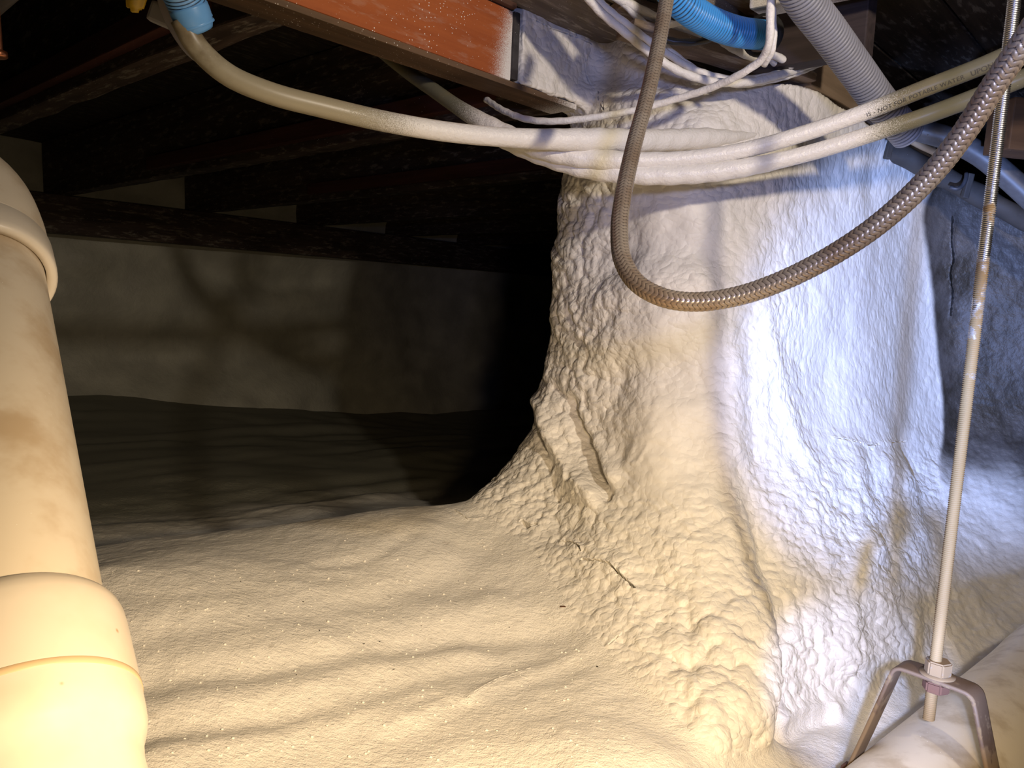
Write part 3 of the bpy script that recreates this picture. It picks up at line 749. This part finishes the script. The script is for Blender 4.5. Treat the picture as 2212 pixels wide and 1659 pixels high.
coat = lambda r, c0, c1: (lambda s, th, t: r + (c1) * sstep(t, c0[0], c0[1]) * (1 - .0 * t) + .0006 * np.sin(s * 210 + 2 * np.sin(th)) * sstep(t, c0[0], c0[1]))
o, TM = tube('water_pipe', path((392, 40, .765), (425, 100, .775), (490, 160, .785), (580, 200, .80), (700, 232, .825), (850, 266, .86), (1000, 289, .90), (1150, 300, .94), (1300, 302, .975), (1420, 303, 1.025), (1500, 300, 1.052), (1580, 296, 1.078), (1650, 290, 1.11)),
         lambda s, th, t: (.0110 + .0030 * sstep(t, .45, .65)) * (1 - .75 * sstep(t, .84, 1)) + .0005 * np.sin(s * 210 + 2 * np.sin(th)) * sstep(t, .5, .65), m_pex, step=.004, segs=24)
tag(o, 'thick off-white plastic pipe sagging from the blue sleeve to the foam pier', 'pipe', 'plastic water pipes round the pier')
o, TU = tube('water_pipe', path((3300, -330, .60), (2420, 20, .78), (2212, 103, .84), (2120, 143, .865), (2000, 190, .895), (1880, 238, .92), (1750, 284, .94), (1600, 326, .955), (1450, 345, .965), (1300, 345, .97), (1180, 326, .98), (1090, 288, 1.0), (1010, 245, 1.03), (930, 190, 1.08), (880, 155, 1.12), (800, 90, 1.18)),
         lambda s, th, t: .0096 + .0024 * sstep(t, .55, .64) * (1 - sstep(t, .75, .83)) + .0005 * np.sin(s * 230 + 2 * np.sin(th)) * sstep(t, .53, .64) * (1 - sstep(t, .74, .80)), m_pex2, step=.004, segs=24)
upper = tag(o, 'upper of two looping plastic pipes at the right, printed with black words', 'pipe', 'plastic water pipes round the pier')
o, TL = tube('water_pipe', path((3300, -250, .61), (2420, 75, .79), (2212, 168, .85), (2120, 205, .87), (2000, 250, .90), (1880, 290, .92), (1750, 330, .94), (1620, 360, .952), (1500, 376, .962), (1380, 378, .97), (1270, 366, .985), (1180, 340, 1.0), (1120, 316, 1.02), (1060, 285, 1.05)),
         lambda s, th, t: .0096 + .0022 * sstep(t, .58, .68) + .0005 * np.sin(s * 220 + 2 * np.sin(th)) * sstep(t, .56, .68), m_pex2, step=.004, segs=24)
tag(o, 'lower of two looping plastic pipes at the right, unprinted, under the printed one', 'pipe', 'plastic water pipes round the pier')

def print_on(T, s0, text, size, parent, flip=False, spacing=1.0, lift=.0003, rad=.0096, tilt=.0):
    """lettering wrapped on a tube, starting at arc length s0 and running against the tube's direction when flip"""
    cu = bpy.data.curves.new('t', 'FONT'); cu.body = text; cu.size = size; cu.space_character = spacing
    to = bpy.data.objects.new('t', cu); col.objects.link(to); bpy.context.view_layer.update()
    me = bpy.data.meshes.new_from_object(to.evaluated_get(bpy.context.evaluated_depsgraph_get()))
    bpy.data.objects.remove(to); bm = bmesh.new(); bm.from_mesh(me)
    bmesh.ops.subdivide_edges(bm, edges=[e for e in bm.edges if e.calc_length() > size * .2], cuts=2)
    bmesh.ops.triangulate(bm, faces=bm.faces[:])
    bm.to_mesh(me); bm.free()
    co = np.array([vv.co[:] for vv in me.vertices]); S = s0 + (-co[:, 0] if flip else co[:, 0])
    C, Tn, Nn, Bn = T.at(S)
    tocam = ORG + np.array([0, 0, -.02]) - C; side = tocam - Tn * (tocam * Tn).sum(1)[:, None]; side /= np.linalg.norm(side, axis=1)[:, None]
    up = np.cross(Tn, side) * (1 if flip else -1); up *= np.sign(up[:, 2:3])
    ang = (co[:, 1] - size * .35) / rad + tilt
    p = C + (rad + lift) * (np.cos(ang)[:, None] * side + np.sin(ang)[:, None] * up)
    me.vertices.foreach_set('co', p.astype(np.float32).ravel()); me.update()
    o = link('printed_words', me, m_ink, parent); o['label'] = 'black printed lettering'
    return o
def s_at(T, px):
    q_ = (T.c - ORG); u = W / 2 + F * (q_ @ r_) / (q_ @ f_); return float(np.interp(-px, -u, T.S))
print_on(TU, s_at(TU, 1868), 'IS - NOT FOR POTABLE WATER', .0068, upper, True, 1.08, tilt=-.35)
print_on(TU, s_at(TU, 2096), 'UPONOR', .0080, upper, True, 1.0, tilt=-.35)

# blue conduits, corrugated
corr = lambda r, h, p: (lambda s, th, t: r + h * np.clip(np.sin(2 * math.pi * s / p) * 1.8 + .9, -1, 1))
def conduit(name, pts, r, h, p, mat):
    T = Tube(pts, .0006, 32); o = T.mesh(name, corr(r, h, p), mat)
    gv = np.repeat(np.clip(np.sin(2 * math.pi * T.S / p) * 1.8 + .9, -1, 1) * .5 + .5, 32); gv = np.concatenate([gv, [1, 1]])
    o.data.attributes.new('groove', 'FLOAT', 'POINT').data.foreach_set('value', gv.astype(np.float32))
    nt = mat.node_tree; k = N(nt); b = nt.nodes['Principled BSDF']
    if 'groove_mix' not in nt.nodes:
        at = k.n('ShaderNodeAttribute'); at.attribute_name = 'groove'
        src = b.inputs['Base Color'].links[0].from_socket
        mx = k.mix(k.ramp(at.outputs['Fac'], .1, .7), (.02, .02, .025), src); mx.node.name = 'groove_mix'; k.l(mx, b.inputs['Base Color'])
    return o, T
o, _ = conduit('blue_sleeve', path((330, -190, .70), (372, -60, .74), (404, 10, .765), (424, 56, .775)), .0178, .0006, .0042, m_blue2)
sleeve = tag(o, 'pale blue corrugated sleeve at the upper left round the thick pipe end', 'conduit')
tt = Tube(path((406, 14, .7655), (418, 42, .771), (429, 66, .777)), .002, 32); tt.mesh('sleeve_lip', lambda s, th, t: .0187 - .0045 * t ** 3, plastic_mat('blue_lip', (.14, .36, .72), .38, 0, .01, .08), sleeve)
o, _ = conduit('blue_conduit', path((1330, -190, .86), (1420, -60, .88), (1475, 8, .90), (1530, 46, .93), (1590, 68, .955), (1650, 76, .99)), .0163, .0010, .0040, m_blue)
tag(o, 'bright blue corrugated conduit entering a bored hole at the top', 'conduit')
o, _ = conduit('grey_conduit', path((1655, -160, .80), (1730, -10, .86), (1790, 70, .90), (1850, 152, .94), (1900, 220, .97), (1960, 290, 1.0)), .0186, .0015, .0050, m_grey)
tag(o, 'grey corrugated conduit dropping behind the printed pipe', 'conduit')
o, TG = tube('grey_pipe', path((1840, 190, 1.24), (1900, 238, 1.22), (1960, 272, 1.2), (2050, 300, 1.18), (2120, 336, 1.17), (2180, 385, 1.16), (2240, 440, 1.15), (2330, 520, 1.14)), .0165, m_gpipe, step=.005, segs=24)
gp_ = tag(o, 'smooth grey pipe behind the braided hose, running down to the right edge', 'pipe')
print_on(TG, s_at_x := float(np.interp(1945, W / 2 + F * ((TG.c - ORG) @ r_) / ((TG.c - ORG) @ f_), TG.S)), '1/2 IN FT - C', .0105, gp_, False, 1.1, rad=.0165, tilt=-.3)

# cables
cab = [
 ('white_cable', [(1666, -30, .86), (1664, 30, .87), (1662, 90, .88), (1645, 128, .90), (1600, 160, .92), (1540, 188, .95), (1460, 214, .98), (1370, 238, 1.0), (1280, 254, 1.01), (1200, 262, 1.02), (1140, 258, 1.04), (1090, 240, 1.07), (1050, 215, 1.12)], .0044, 'single white cable looping from the joist down across the foam to the beam'),
 ('white_cable', [(1668, -30, .89), (1669, 30, .90), (1671, 80, .905), (1667, 110, .91), (1650, 140, .93)], .0040, 'short white cable hanging close behind the single looping one'),
 ('white_cable', [(1230, -60, .94), (1290, 18, .97), (1350, 70, .99), (1410, 118, 1.0), (1470, 155, 1.01), (1540, 176, 1.02), (1610, 178, 1.03), (1690, 160, 1.06), (1780, 128, 1.12)], .0052, 'lowest of the bunched white cables crossing above the pier'),
 ('white_cable', [(1235, -75, .97), (1300, 8, 1.0), (1370, 64, 1.02), (1430, 108, 1.03), (1500, 150, 1.04), (1570, 170, 1.045), (1640, 168, 1.055), (1700, 152, 1.08), (1790, 120, 1.14)], .0046, 'middle one of the bunched white cables crossing above the pier'),
 ('white_cable', [(1300, -40, 1.0), (1400, 60, 1.04), (1450, 112, 1.045), (1520, 160, 1.05), (1590, 182, 1.055), (1670, 172, 1.07), (1720, 158, 1.09), (1800, 125, 1.15)], .0044, 'uppermost of the bunched white cables, blue tinted at its bend'),
 ('white_cable', [(1290, -30, 1.0), (1350, 4, 1.02), (1420, 40, 1.04), (1500, 78, 1.06), (1580, 108, 1.07), (1650, 130, 1.08), (1700, 146, 1.09)], .0060, 'stiff white painted conduit lying along the weathered boards'),
 ('white_cable', [(1425, 62, 1.0), (1455, 52, 1.0), (1490, 48, 1.01), (1530, 30, 1.03)], .0036, 'short pale cable end behind the hose top'),
 ('black_cable', [(1425, 84, 1.0), (1470, 91, 1.0), (1510, 90, 1.0), (1550, 78, .99), (1590, 60, .985)], .0042, 'short black cable under the blue conduit'),
 ('white_cable', [(1668, 118, 1.04), (1690, 128, 1.05), (1712, 142, 1.06)], .0050, 'cut white cable end below the bored hole'),
 ('white_cable', [(1660, 124, 1.05), (1676, 138, 1.06), (1690, 140, 1.07)], .0045, 'shorter cut cable end beside the bored hole'),
 ('grey_cable', [(1700, 134, 1.08), (1722, 120, 1.10), (1732, 98, 1.12)], .0042, 'grey cable curving up into the dark beside the bored hole'),
]
for nm, pts, r, lab in cab:
    o, _ = tube(nm, path(*pts), (lambda s, th, t, r=r: r + .0003 * np.sin(s * 300 + 3 * np.sin(th))), m_black if nm == 'black_cable' else (m_grey if nm == 'grey_cable' else m_white), step=.004, segs=14)
    tag(o, lab, 'cable', 'cables over the pier')

# braided hose
m_h, nt, bs = new_mat('braid'); k = N(nt)
at = k.n('ShaderNodeAttribute'); at.attribute_name = 'weave'
g = k.n('ShaderNodeNewGeometry').outputs['Position']; nn = k.noise(g, 22, 4, .6)
dust = k.ramp(nn, .40, .66, .15, .85)
bc = k.mix(dust, (.42, .36, .27), (.26, .18, .11))
k.l(k.mix(k.ramp(at.outputs['Fac'], .12, .5), (.085, .062, .045), bc), bs.inputs['Base Color'])
bs.inputs['Metallic'].default_value = .5; bs.inputs['Roughness'].default_value = .32
hp = path((1450, -60, .82), (1440, 0, .80), (1424, 90, .775), (1400, 200, .74), (1368, 320, .70), (1345, 430, .655), (1338, 500, .63), (1346, 565, .605), (1380, 615, .585), (1440, 645, .572), (1510, 652, .565), (1600, 638, .555), (1700, 602, .54), (1800, 550, .525), (1900, 482, .51), (2000, 390, .495), (2080, 290, .48), (2150, 180, .465), (2215, 85, .45), (2270, 0, .44))
HT = Tube(hp, .0006, 84)
def braid(s, th, t, only=False):
    n, pch = 12, .0037
    u = n * th / (2 * math.pi); fr = u - np.floor(u); sg = np.where(np.mod(np.floor(u), 2) < .5, 1, -1)
    ph = s / pch + sg * (fr - .5) * .62
    hgt = np.abs(np.sin(math.pi * ph)) ** .7 * (.35 + .65 * np.sin(math.pi * np.clip(fr, .02, .98)) ** .5)
    return hgt if only else .0068 + .0005 * hgt
hose = HT.mesh('braided_hose', braid, m_h)
wv = braid(HT.S[:, None], np.linspace(0, 2 * math.pi, 84, endpoint=False)[None], 0, True).ravel(); wv = np.concatenate([wv, [0, 0]])
hose.data.attributes.new('weave', 'FLOAT', 'POINT').data.foreach_set('value', wv.astype(np.float32))
tag(hose, 'braided steel hose hanging in a deep loop in front of the pier', 'hose')

# ================================================================== HANGER, ROD AND DRAIN PIPES
m_rod = metal_mat('zinc_dusty', (.45, .45, .44), .33, (.19, .112, .030), -.12, .20, .95, scale=46)
m_zinc = metal_mat('zinc', (.22, .20, .17), .45, (.17, .105, .045), -.5, .3, 1.0, .8, 110)
m_rust = metal_mat('rust', (.115, .068, .034), .7, (.18, .115, .05), -.42, -.24, .9, .2, 55)
m_rust2 = metal_mat('red_rust', (.08, .025, .012), .7, (.12, .06, .03), -.6, .3, .5, .2, 90)
rod_b, rod_t = Pr(2006, 1553, .612), Pr(2196, -40, .612)
rod_b[2] += CAMZ; rod_t[2] += CAMZ
hang = empty('pipe_hanger', P(2024, 1455, .612)); tag(hang, 'rusty clevis pipe hanger on a dusty threaded rod at the right', 'pipe hanger')
RT = Tube([rod_b, rod_b * .5 + rod_t * .5, rod_t], .0004, 18)
pitch = .00159
tri = lambda x: 2 * np.abs(np.mod(x, 1) - .5)
RT.mesh('threaded_rod', lambda s, th, t: .0038 + .0011 * tri(s / pitch - th / (2 * math.pi)), m_rod, hang)
pdir = np.array([.747, .665, 0.0]); cdir = np.array([-.665, .747, 0.0])          # along the drain pipe, and across it
axis_up = (rod_t - rod_b) / np.linalg.norm(rod_t - rod_b)
top = P(2024, 1462, .612)
def nut(name, c, w, hgt, mat):
    bm = bmesh.new(); bmesh.ops.create_cone(bm, cap_ends=True, segments=6, radius1=w, radius2=w, depth=hgt)
    bmesh.ops.bevel(bm, geom=[e for e in bm.edges], offset=.0012, segments=2, affect='EDGES')
    me = bpy.data.meshes.new(name); bm.to_mesh(me); bm.free()
    o = link(name, me, mat, hang, smooth=False); o.matrix_basis = Matrix.Translation(Vector(c)) @ Vector(axis_up).to_track_quat('Z', 'Y').to_matrix().to_4x4() @ Matrix.Rotation(.35, 4, 'Z')
    return o
nut('hex_nut', top + axis_up * .0085, .0106, .012, m_zinc)
nut('lock_nut', top - axis_up * .0075, .0106, .009, m_rust2)
lathe('washer', top - axis_up * .0005 + axis_up * .0022, axis_up, [(0, .004), (0, .0135), (.0012, .0135), (.0012, .004)], m_zinc, hang, 32)
# strap: one bent flat bar, swept along its profile in the plane across the pipe
def strap(name, prof, width, thick, mat, parent):
    pr = catmull([np.array([c, z, 0]) for c, z in prof], 90)[:, :2]
    T = np.gradient(pr, axis=0); T /= np.linalg.norm(T, axis=1)[:, None]; Nn = np.stack([-T[:, 1], T[:, 0]], 1)
    V = []
    for (c, z), n in zip(pr, Nn):
        for (s_, t_) in ((-.5, -.5), (-.42, -.5), (.42, -.5), (.5, -.5), (.5, .5), (.42, .5), (-.42, .5), (-.5, .5)):
            e = .4 if abs(s_) == .5 else .5
            cc = c + n[0] * thick * (e if t_ > 0 else -e); zz = z + n[1] * thick * (e if t_ > 0 else -e)
            V.append(top + cdir * cc + pdir * width * s_ + np.array([0, 0, zz]))
    n = len(pr); i = np.arange(n - 1)[:, None] * 8; j = np.arange(8)[None]; j2 = (j + 1) % 8
    q_ = np.stack([i + j, i + j2, i + 8 + j2, i + 8 + j], -1).reshape(-1, 4)
    q_ = np.vstack([q_, [[7, 0, 1, 6], [6, 1, 2, 5], [5, 2, 3, 4]], np.array([[0, 7, 6, 1], [1, 6, 5, 2], [2, 5, 4, 3]]) + (n - 1) * 8])
    return link(name, mesh_np(name, V, q_), mat, parent)
PR = .0565; PZ = -.1145                           # drain pipe radius and how far its axis hangs under the hanger plate
half = [(.0635, -.125), (.0610, -.110), (.0500, -.071), (.0375, -.027), (.0325, -.0090), (.0300, -.0032), (.0262, -.0006), (.0220, 0), (.0120, .0002)]
st = strap('clevis_strap', half + [(-c, z) for c, z in half[::-1]], .024, .0034, m_rust, hang)
st2 = strap('lower_yoke', [(.0622, -.110), (.0618, -.135), (.050, -.160), (.027, -.175), (0, -.180), (-.027, -.175), (-.050, -.160), (-.0618, -.135), (-.0622, -.110)], .022, .0034, m_rust, hang)
for s_ in (-1, 1):
    lathe('cross_bolt', top + cdir * s_ * .0625 + np.array([0, 0, -.118]), cdir * s_, [(0, .004), (0, .009), (.006, .009), (.007, .0075), (.007, .0001)], m_rust2, hang, 6)

m_pvc = plastic_mat('drain_plastic', (.66, .58, .44), .42, 0, .01, .09, (.33, .24, .13), .55, False, 24, 190)
pc = top + np.array([0, 0, PZ - .002])
ap = lambda t: pc + pdir * t + np.array([0, 0, -.0])
dp = empty('drain_pipe', pc); tag(dp, 'dusty cream drain pipe hung in the clevis at the lower right', 'drain pipe')
Tube([ap(-.45), ap(0), ap(.3), ap(.46), ap(.54) + np.array([.03, -.012, 0]), ap(.58) + np.array([.10, -.04, 0]), ap(.58) + np.array([.25, -.05, 0]), ap(.58) + np.array([.9, -.05, 0])], .01, 64).mesh('pipe_body', PR, m_pvc, dp)

# drain stack at the left: pipe, hub above with its elbow, coupling below
m_pvcl = plastic_mat('stained_plastic', (.68, .60, .48), .33, 0, .01, .06, (.40, .26, .12), .6, False, 13, 190, .5)
m_pvcw, nt, bs = new_mat('clean_plastic'); k = N(nt)
g = k.n('ShaderNodeNewGeometry').outputs['Position']
vo = k.n('ShaderNodeTexVoronoi'); vo.inputs['Scale'].default_value = 62; k.l(g, vo.inputs['Vector'])
sep = k.n('ShaderNodeSeparateColor'); k.l(vo.outputs['Color'], sep.inputs[0])
rad_ = k.math('MULTIPLY', k.ramp(sep.outputs[0], .45, .95), .22)
spotf = k.math('MULTIPLY', k.ramp(k.math('SUBTRACT', vo.outputs['Distance'], rad_), -.06, .05, 1, 0), k.ramp(sep.outputs[1], .5, .7))
base = k.mix(k.ramp(k.noise(g, 18, 4, .6), .45, .75, 0, .22), (.70, .63, .53), (.56, .42, .25))
k.l(k.mix(k.math('MULTIPLY', spotf, .75), base, (.40, .21, .07)), bs.inputs['Base Color'])
bs.inputs['Roughness'].default_value = .36; bs.inputs['Specular IOR Level'].default_value = .45
Tt, Tb = P(-46, 600, .60), P(58, 1659, .345)
axd = (Tb - Tt) / np.linalg.norm(Tb - Tt); LT = np.linalg.norm(Tb - Tt)
stack = empty('drain_stack', Tb); tag(stack, 'pale plastic drain pipe with fittings leaning in at the left edge', 'drain pipe')
lathe('pipe_body', Tt, axd, [(-.06, .0445), (LT * .25, .0445), (LT * .5, .0445), (LT + .1, .0445)], m_pvcl, stack, 72)
lathe('hub_ring', Tt, axd, [(-.034, .0475), (-.032, .0515), (-.029, .053), (-.005, .0535), (0, .0532), (.003, .0515), (.0032, .0455), (-.02, .0446)], m_pvcw, stack, 72)
e0 = Tt - axd * .030
Tube([e0, e0 - axd * .03, e0 - axd * .07 + np.array([-.012, 0, .006]), e0 - axd * .09 + np.array([-.06, .0, .02]), e0 - axd * .09 + np.array([-.14, .0, .03]), e0 - axd * .09 + np.array([-.9, .0, .06])], .006, 64).mesh('elbow', .0505, m_pvcl, stack)
s1 = LT * .80
lathe('coupling', Tt, axd, [(s1 - .001, .0444), (s1 + .0005, .0468), (s1 + .003, .0492), (s1 + .007, .0515), (s1 + .012, .0528), (s1 + .020, .0534), (s1 + .05, .0540), (s1 + .068, .0542), (s1 + .075, .0538), (s1 + .081, .0522), (s1 + .086, .0502), (s1 + .094, .0492), (s1 + .105, .0500), (s1 + .13, .0525), (s1 + .2, .056)], m_pvcw, stack, 72)
lathe('stained_groove', Tt, axd, [(s1 + .0545, .0540), (s1 + .0550, .0545), (s1 + .0580, .0545), (s1 + .0585, .0540)], plastic_mat('groove_tan', (.60, .44, .26), .45), stack, 72)['label'] = 'tan stained groove'

# bits at the upper left
o, _ = tube('white_pipe', path((352, -40, .80), (368, 20, .80), (390, 66, .80), (418, 104, .80), (450, 128, .802)), .0095, plastic_mat('mauve_plastic', (.42, .40, .42), .45, 0, .01, .08), step=.004)
tag(o, 'greyish second pipe tucked behind the blue sleeve end', 'pipe')
br = strap_o = obox('bend_bracket', P(352, 34, .815), (1, .15, -.35), (0, 1, 0), (.026, .012, .020), plastic_mat('bracket', (.33, .32, .32), .5, 0, .01, .1), None, .003)
tag(br, 'small grey bracket beside the blue sleeve at the upper left', 'bracket')
bm = bmesh.new(); bmesh.ops.create_cube(bm, size=1)
for vv in bm.verts:
    tp = vv.co.z + .5; vv.co = Vector((vv.co.x * (.014 + .020 * tp) + .008 * tp, vv.co.y * .012, vv.co.z * .05))
bmesh.ops.bevel(bm, geom=bm.edges[:], offset=.004, segments=3, affect='EDGES')
me = bpy.data.meshes.new('yellow_clip'); bm.to_mesh(me); bm.free()
o = link('yellow_clip', me, plastic_mat('yellow_plastic', (.62, .40, .03), .4, 0, .01, .08)); o.location = P(290, -32, .78); tag(o, 'yellow plastic clip poking down at the top left edge', 'clip')
cp_ = empty('copper_pipe', P(-6, 100, .66)); tag(cp_, 'reddish copper pipe end with a flange at the left edge', 'pipe')
m_cu = metal_mat('copper', (.50, .20, .10), .35)
lathe('pipe_end', P(-10, 55, .66), (0.05, 0, -1), [(-.10, .0042), (.022, .0042)], m_cu, cp_, 24)
lathe('flange', P(-8, 108, .66), (0.05, 0, -1), [(0, .0042), (.001, .0078), (.005, .008), (.006, .007), (.006, .0001)], m_cu, cp_, 24)

# wrapped pipe and clips along the top of the right wall
m_wrap = plastic_mat('grey_wrap', (.06, .052, .045), .7, .08, .27, .03, (.03, .025, .02), .5)
o, _ = tube('wrapped_pipe', path((1720, 318, 1.27), (1800, 312, 1.27), (1860, 308, 1.27), (1925, 322, 1.28), (1990, 356, 1.29), (2060, 396, 1.30), (2130, 430, 1.30), (2230, 480, 1.30)),
            lambda s, th, t: .0165 + .002 * np.sin(s * 70) * np.cos(th * 2) + .0015 * np.sin(s * 31 + th), m_wrap, step=.004, segs=24)
wrp = tag(o, 'grey wrapped pipe along the top of the right wall', 'pipe')
for (x, y, d) in ((1922, 316, 1.258), (2090, 402, 1.275)):
    bmx = strap_c = obox('pipe_clip', P(x, y, d), (0.15, 0, 1), (0, 1, 0), (.040, .010, .010), m_wrap, wrp, .002)
o, _ = tube('plastic_hanger', path((2052, 404, 1.26), (2066, 408, 1.255), (2078, 402, 1.255), (2086, 388, 1.255), (2088, 374, 1.26)), .0032, m_gpipe, step=.003, segs=12); tag(o, 'small hooked plastic clip on the wrapped pipe', 'clip')
o, _ = tube('yellow_rod', path((1930, 280, 1.262), (1980, 310, 1.262), (2040, 338, 1.262)), .0055, plastic_mat('tan_rod', (.34, .24, .14), .5), step=.006, segs=12); tag(o, 'thin tan rod behind the hose, over the wrapped pipe', 'rod')

# crumbs of foam lying on the sheet
bm = bmesh.new()
n_c = 0
while n_c < 900:
    px, py = rng.uniform(230, 1350), rng.uniform(1160, 1650)
    if py < 1230 and px < 700: continue
    p = hit(px, py)
    if abs(p[2] - float(h_floor(np.array([p[0]]), np.array([p[1]]))[0])) > .004: continue
    s_ = .0004 + .0011 * rng.random() ** 4
    m_ = Matrix.Translation((p[0], p[1], p[2] + CAMZ + s_ * .4)) @ Matrix.Diagonal((s_ * 1.3, s_, s_ * .8, 1))
    bmesh.ops.create_icosphere(bm, subdivisions=1, radius=1, matrix=m_); n_c += 1
me = bpy.data.meshes.new('foam_crumbs'); bm.to_mesh(me); bm.free()
m_cr, nt, bs = new_mat('crumb'); bs.inputs['Base Color'].default_value = (.88, .85, .78, 1)
tag(link('foam_crumbs', me, m_cr), 'tiny white foam crumbs scattered over the folded sheet', 'crumbs', kind='stuff')

# specks of dirt, and one rusty chip, on the sheet
bm = bmesh.new()
for px, py in ((655, 1300), (520, 1256), (502, 1279), (537, 1331), (786, 1391), (820, 1386), (1018, 1276), (910, 1352), (1265, 1320), (1242, 1246), (690, 1362), (850, 1446), (1290, 1440), (1100, 1355), (640, 1458), (990, 1255), (1190, 1395), (422, 1318)):
    p = hit(px, py); s_ = .0004 + .0006 * rng.random()
    bmesh.ops.create_icosphere(bm, subdivisions=1, radius=1, matrix=Matrix.Translation((p[0], p[1], p[2] + CAMZ + s_ * .2)) @ Matrix.Rotation(rng.random() * 3, 4, 'Z') @ Matrix.Diagonal((s_ * 1.8, s_, s_ * .6, 1)))
me = bpy.data.meshes.new('dirt'); bm.to_mesh(me); bm.free()
m_dt, nt, bs = new_mat('dirt'); bs.inputs['Base Color'].default_value = (.03, .024, .018, 1)
tag(link('dirt', me, m_dt), 'tiny dark dirt specks scattered over the folded sheet', 'dirt', kind='stuff')
p = hit(1216, 1311)
tag(obox('rust_chip', (p[0], p[1], p[2] + CAMZ + .0006), (1, .1, 0), (0, 1, 0), (.007, .003, .001), m_rust2, None, .0003), 'small reddish chip lying on the sheet below the long crack', 'chip')
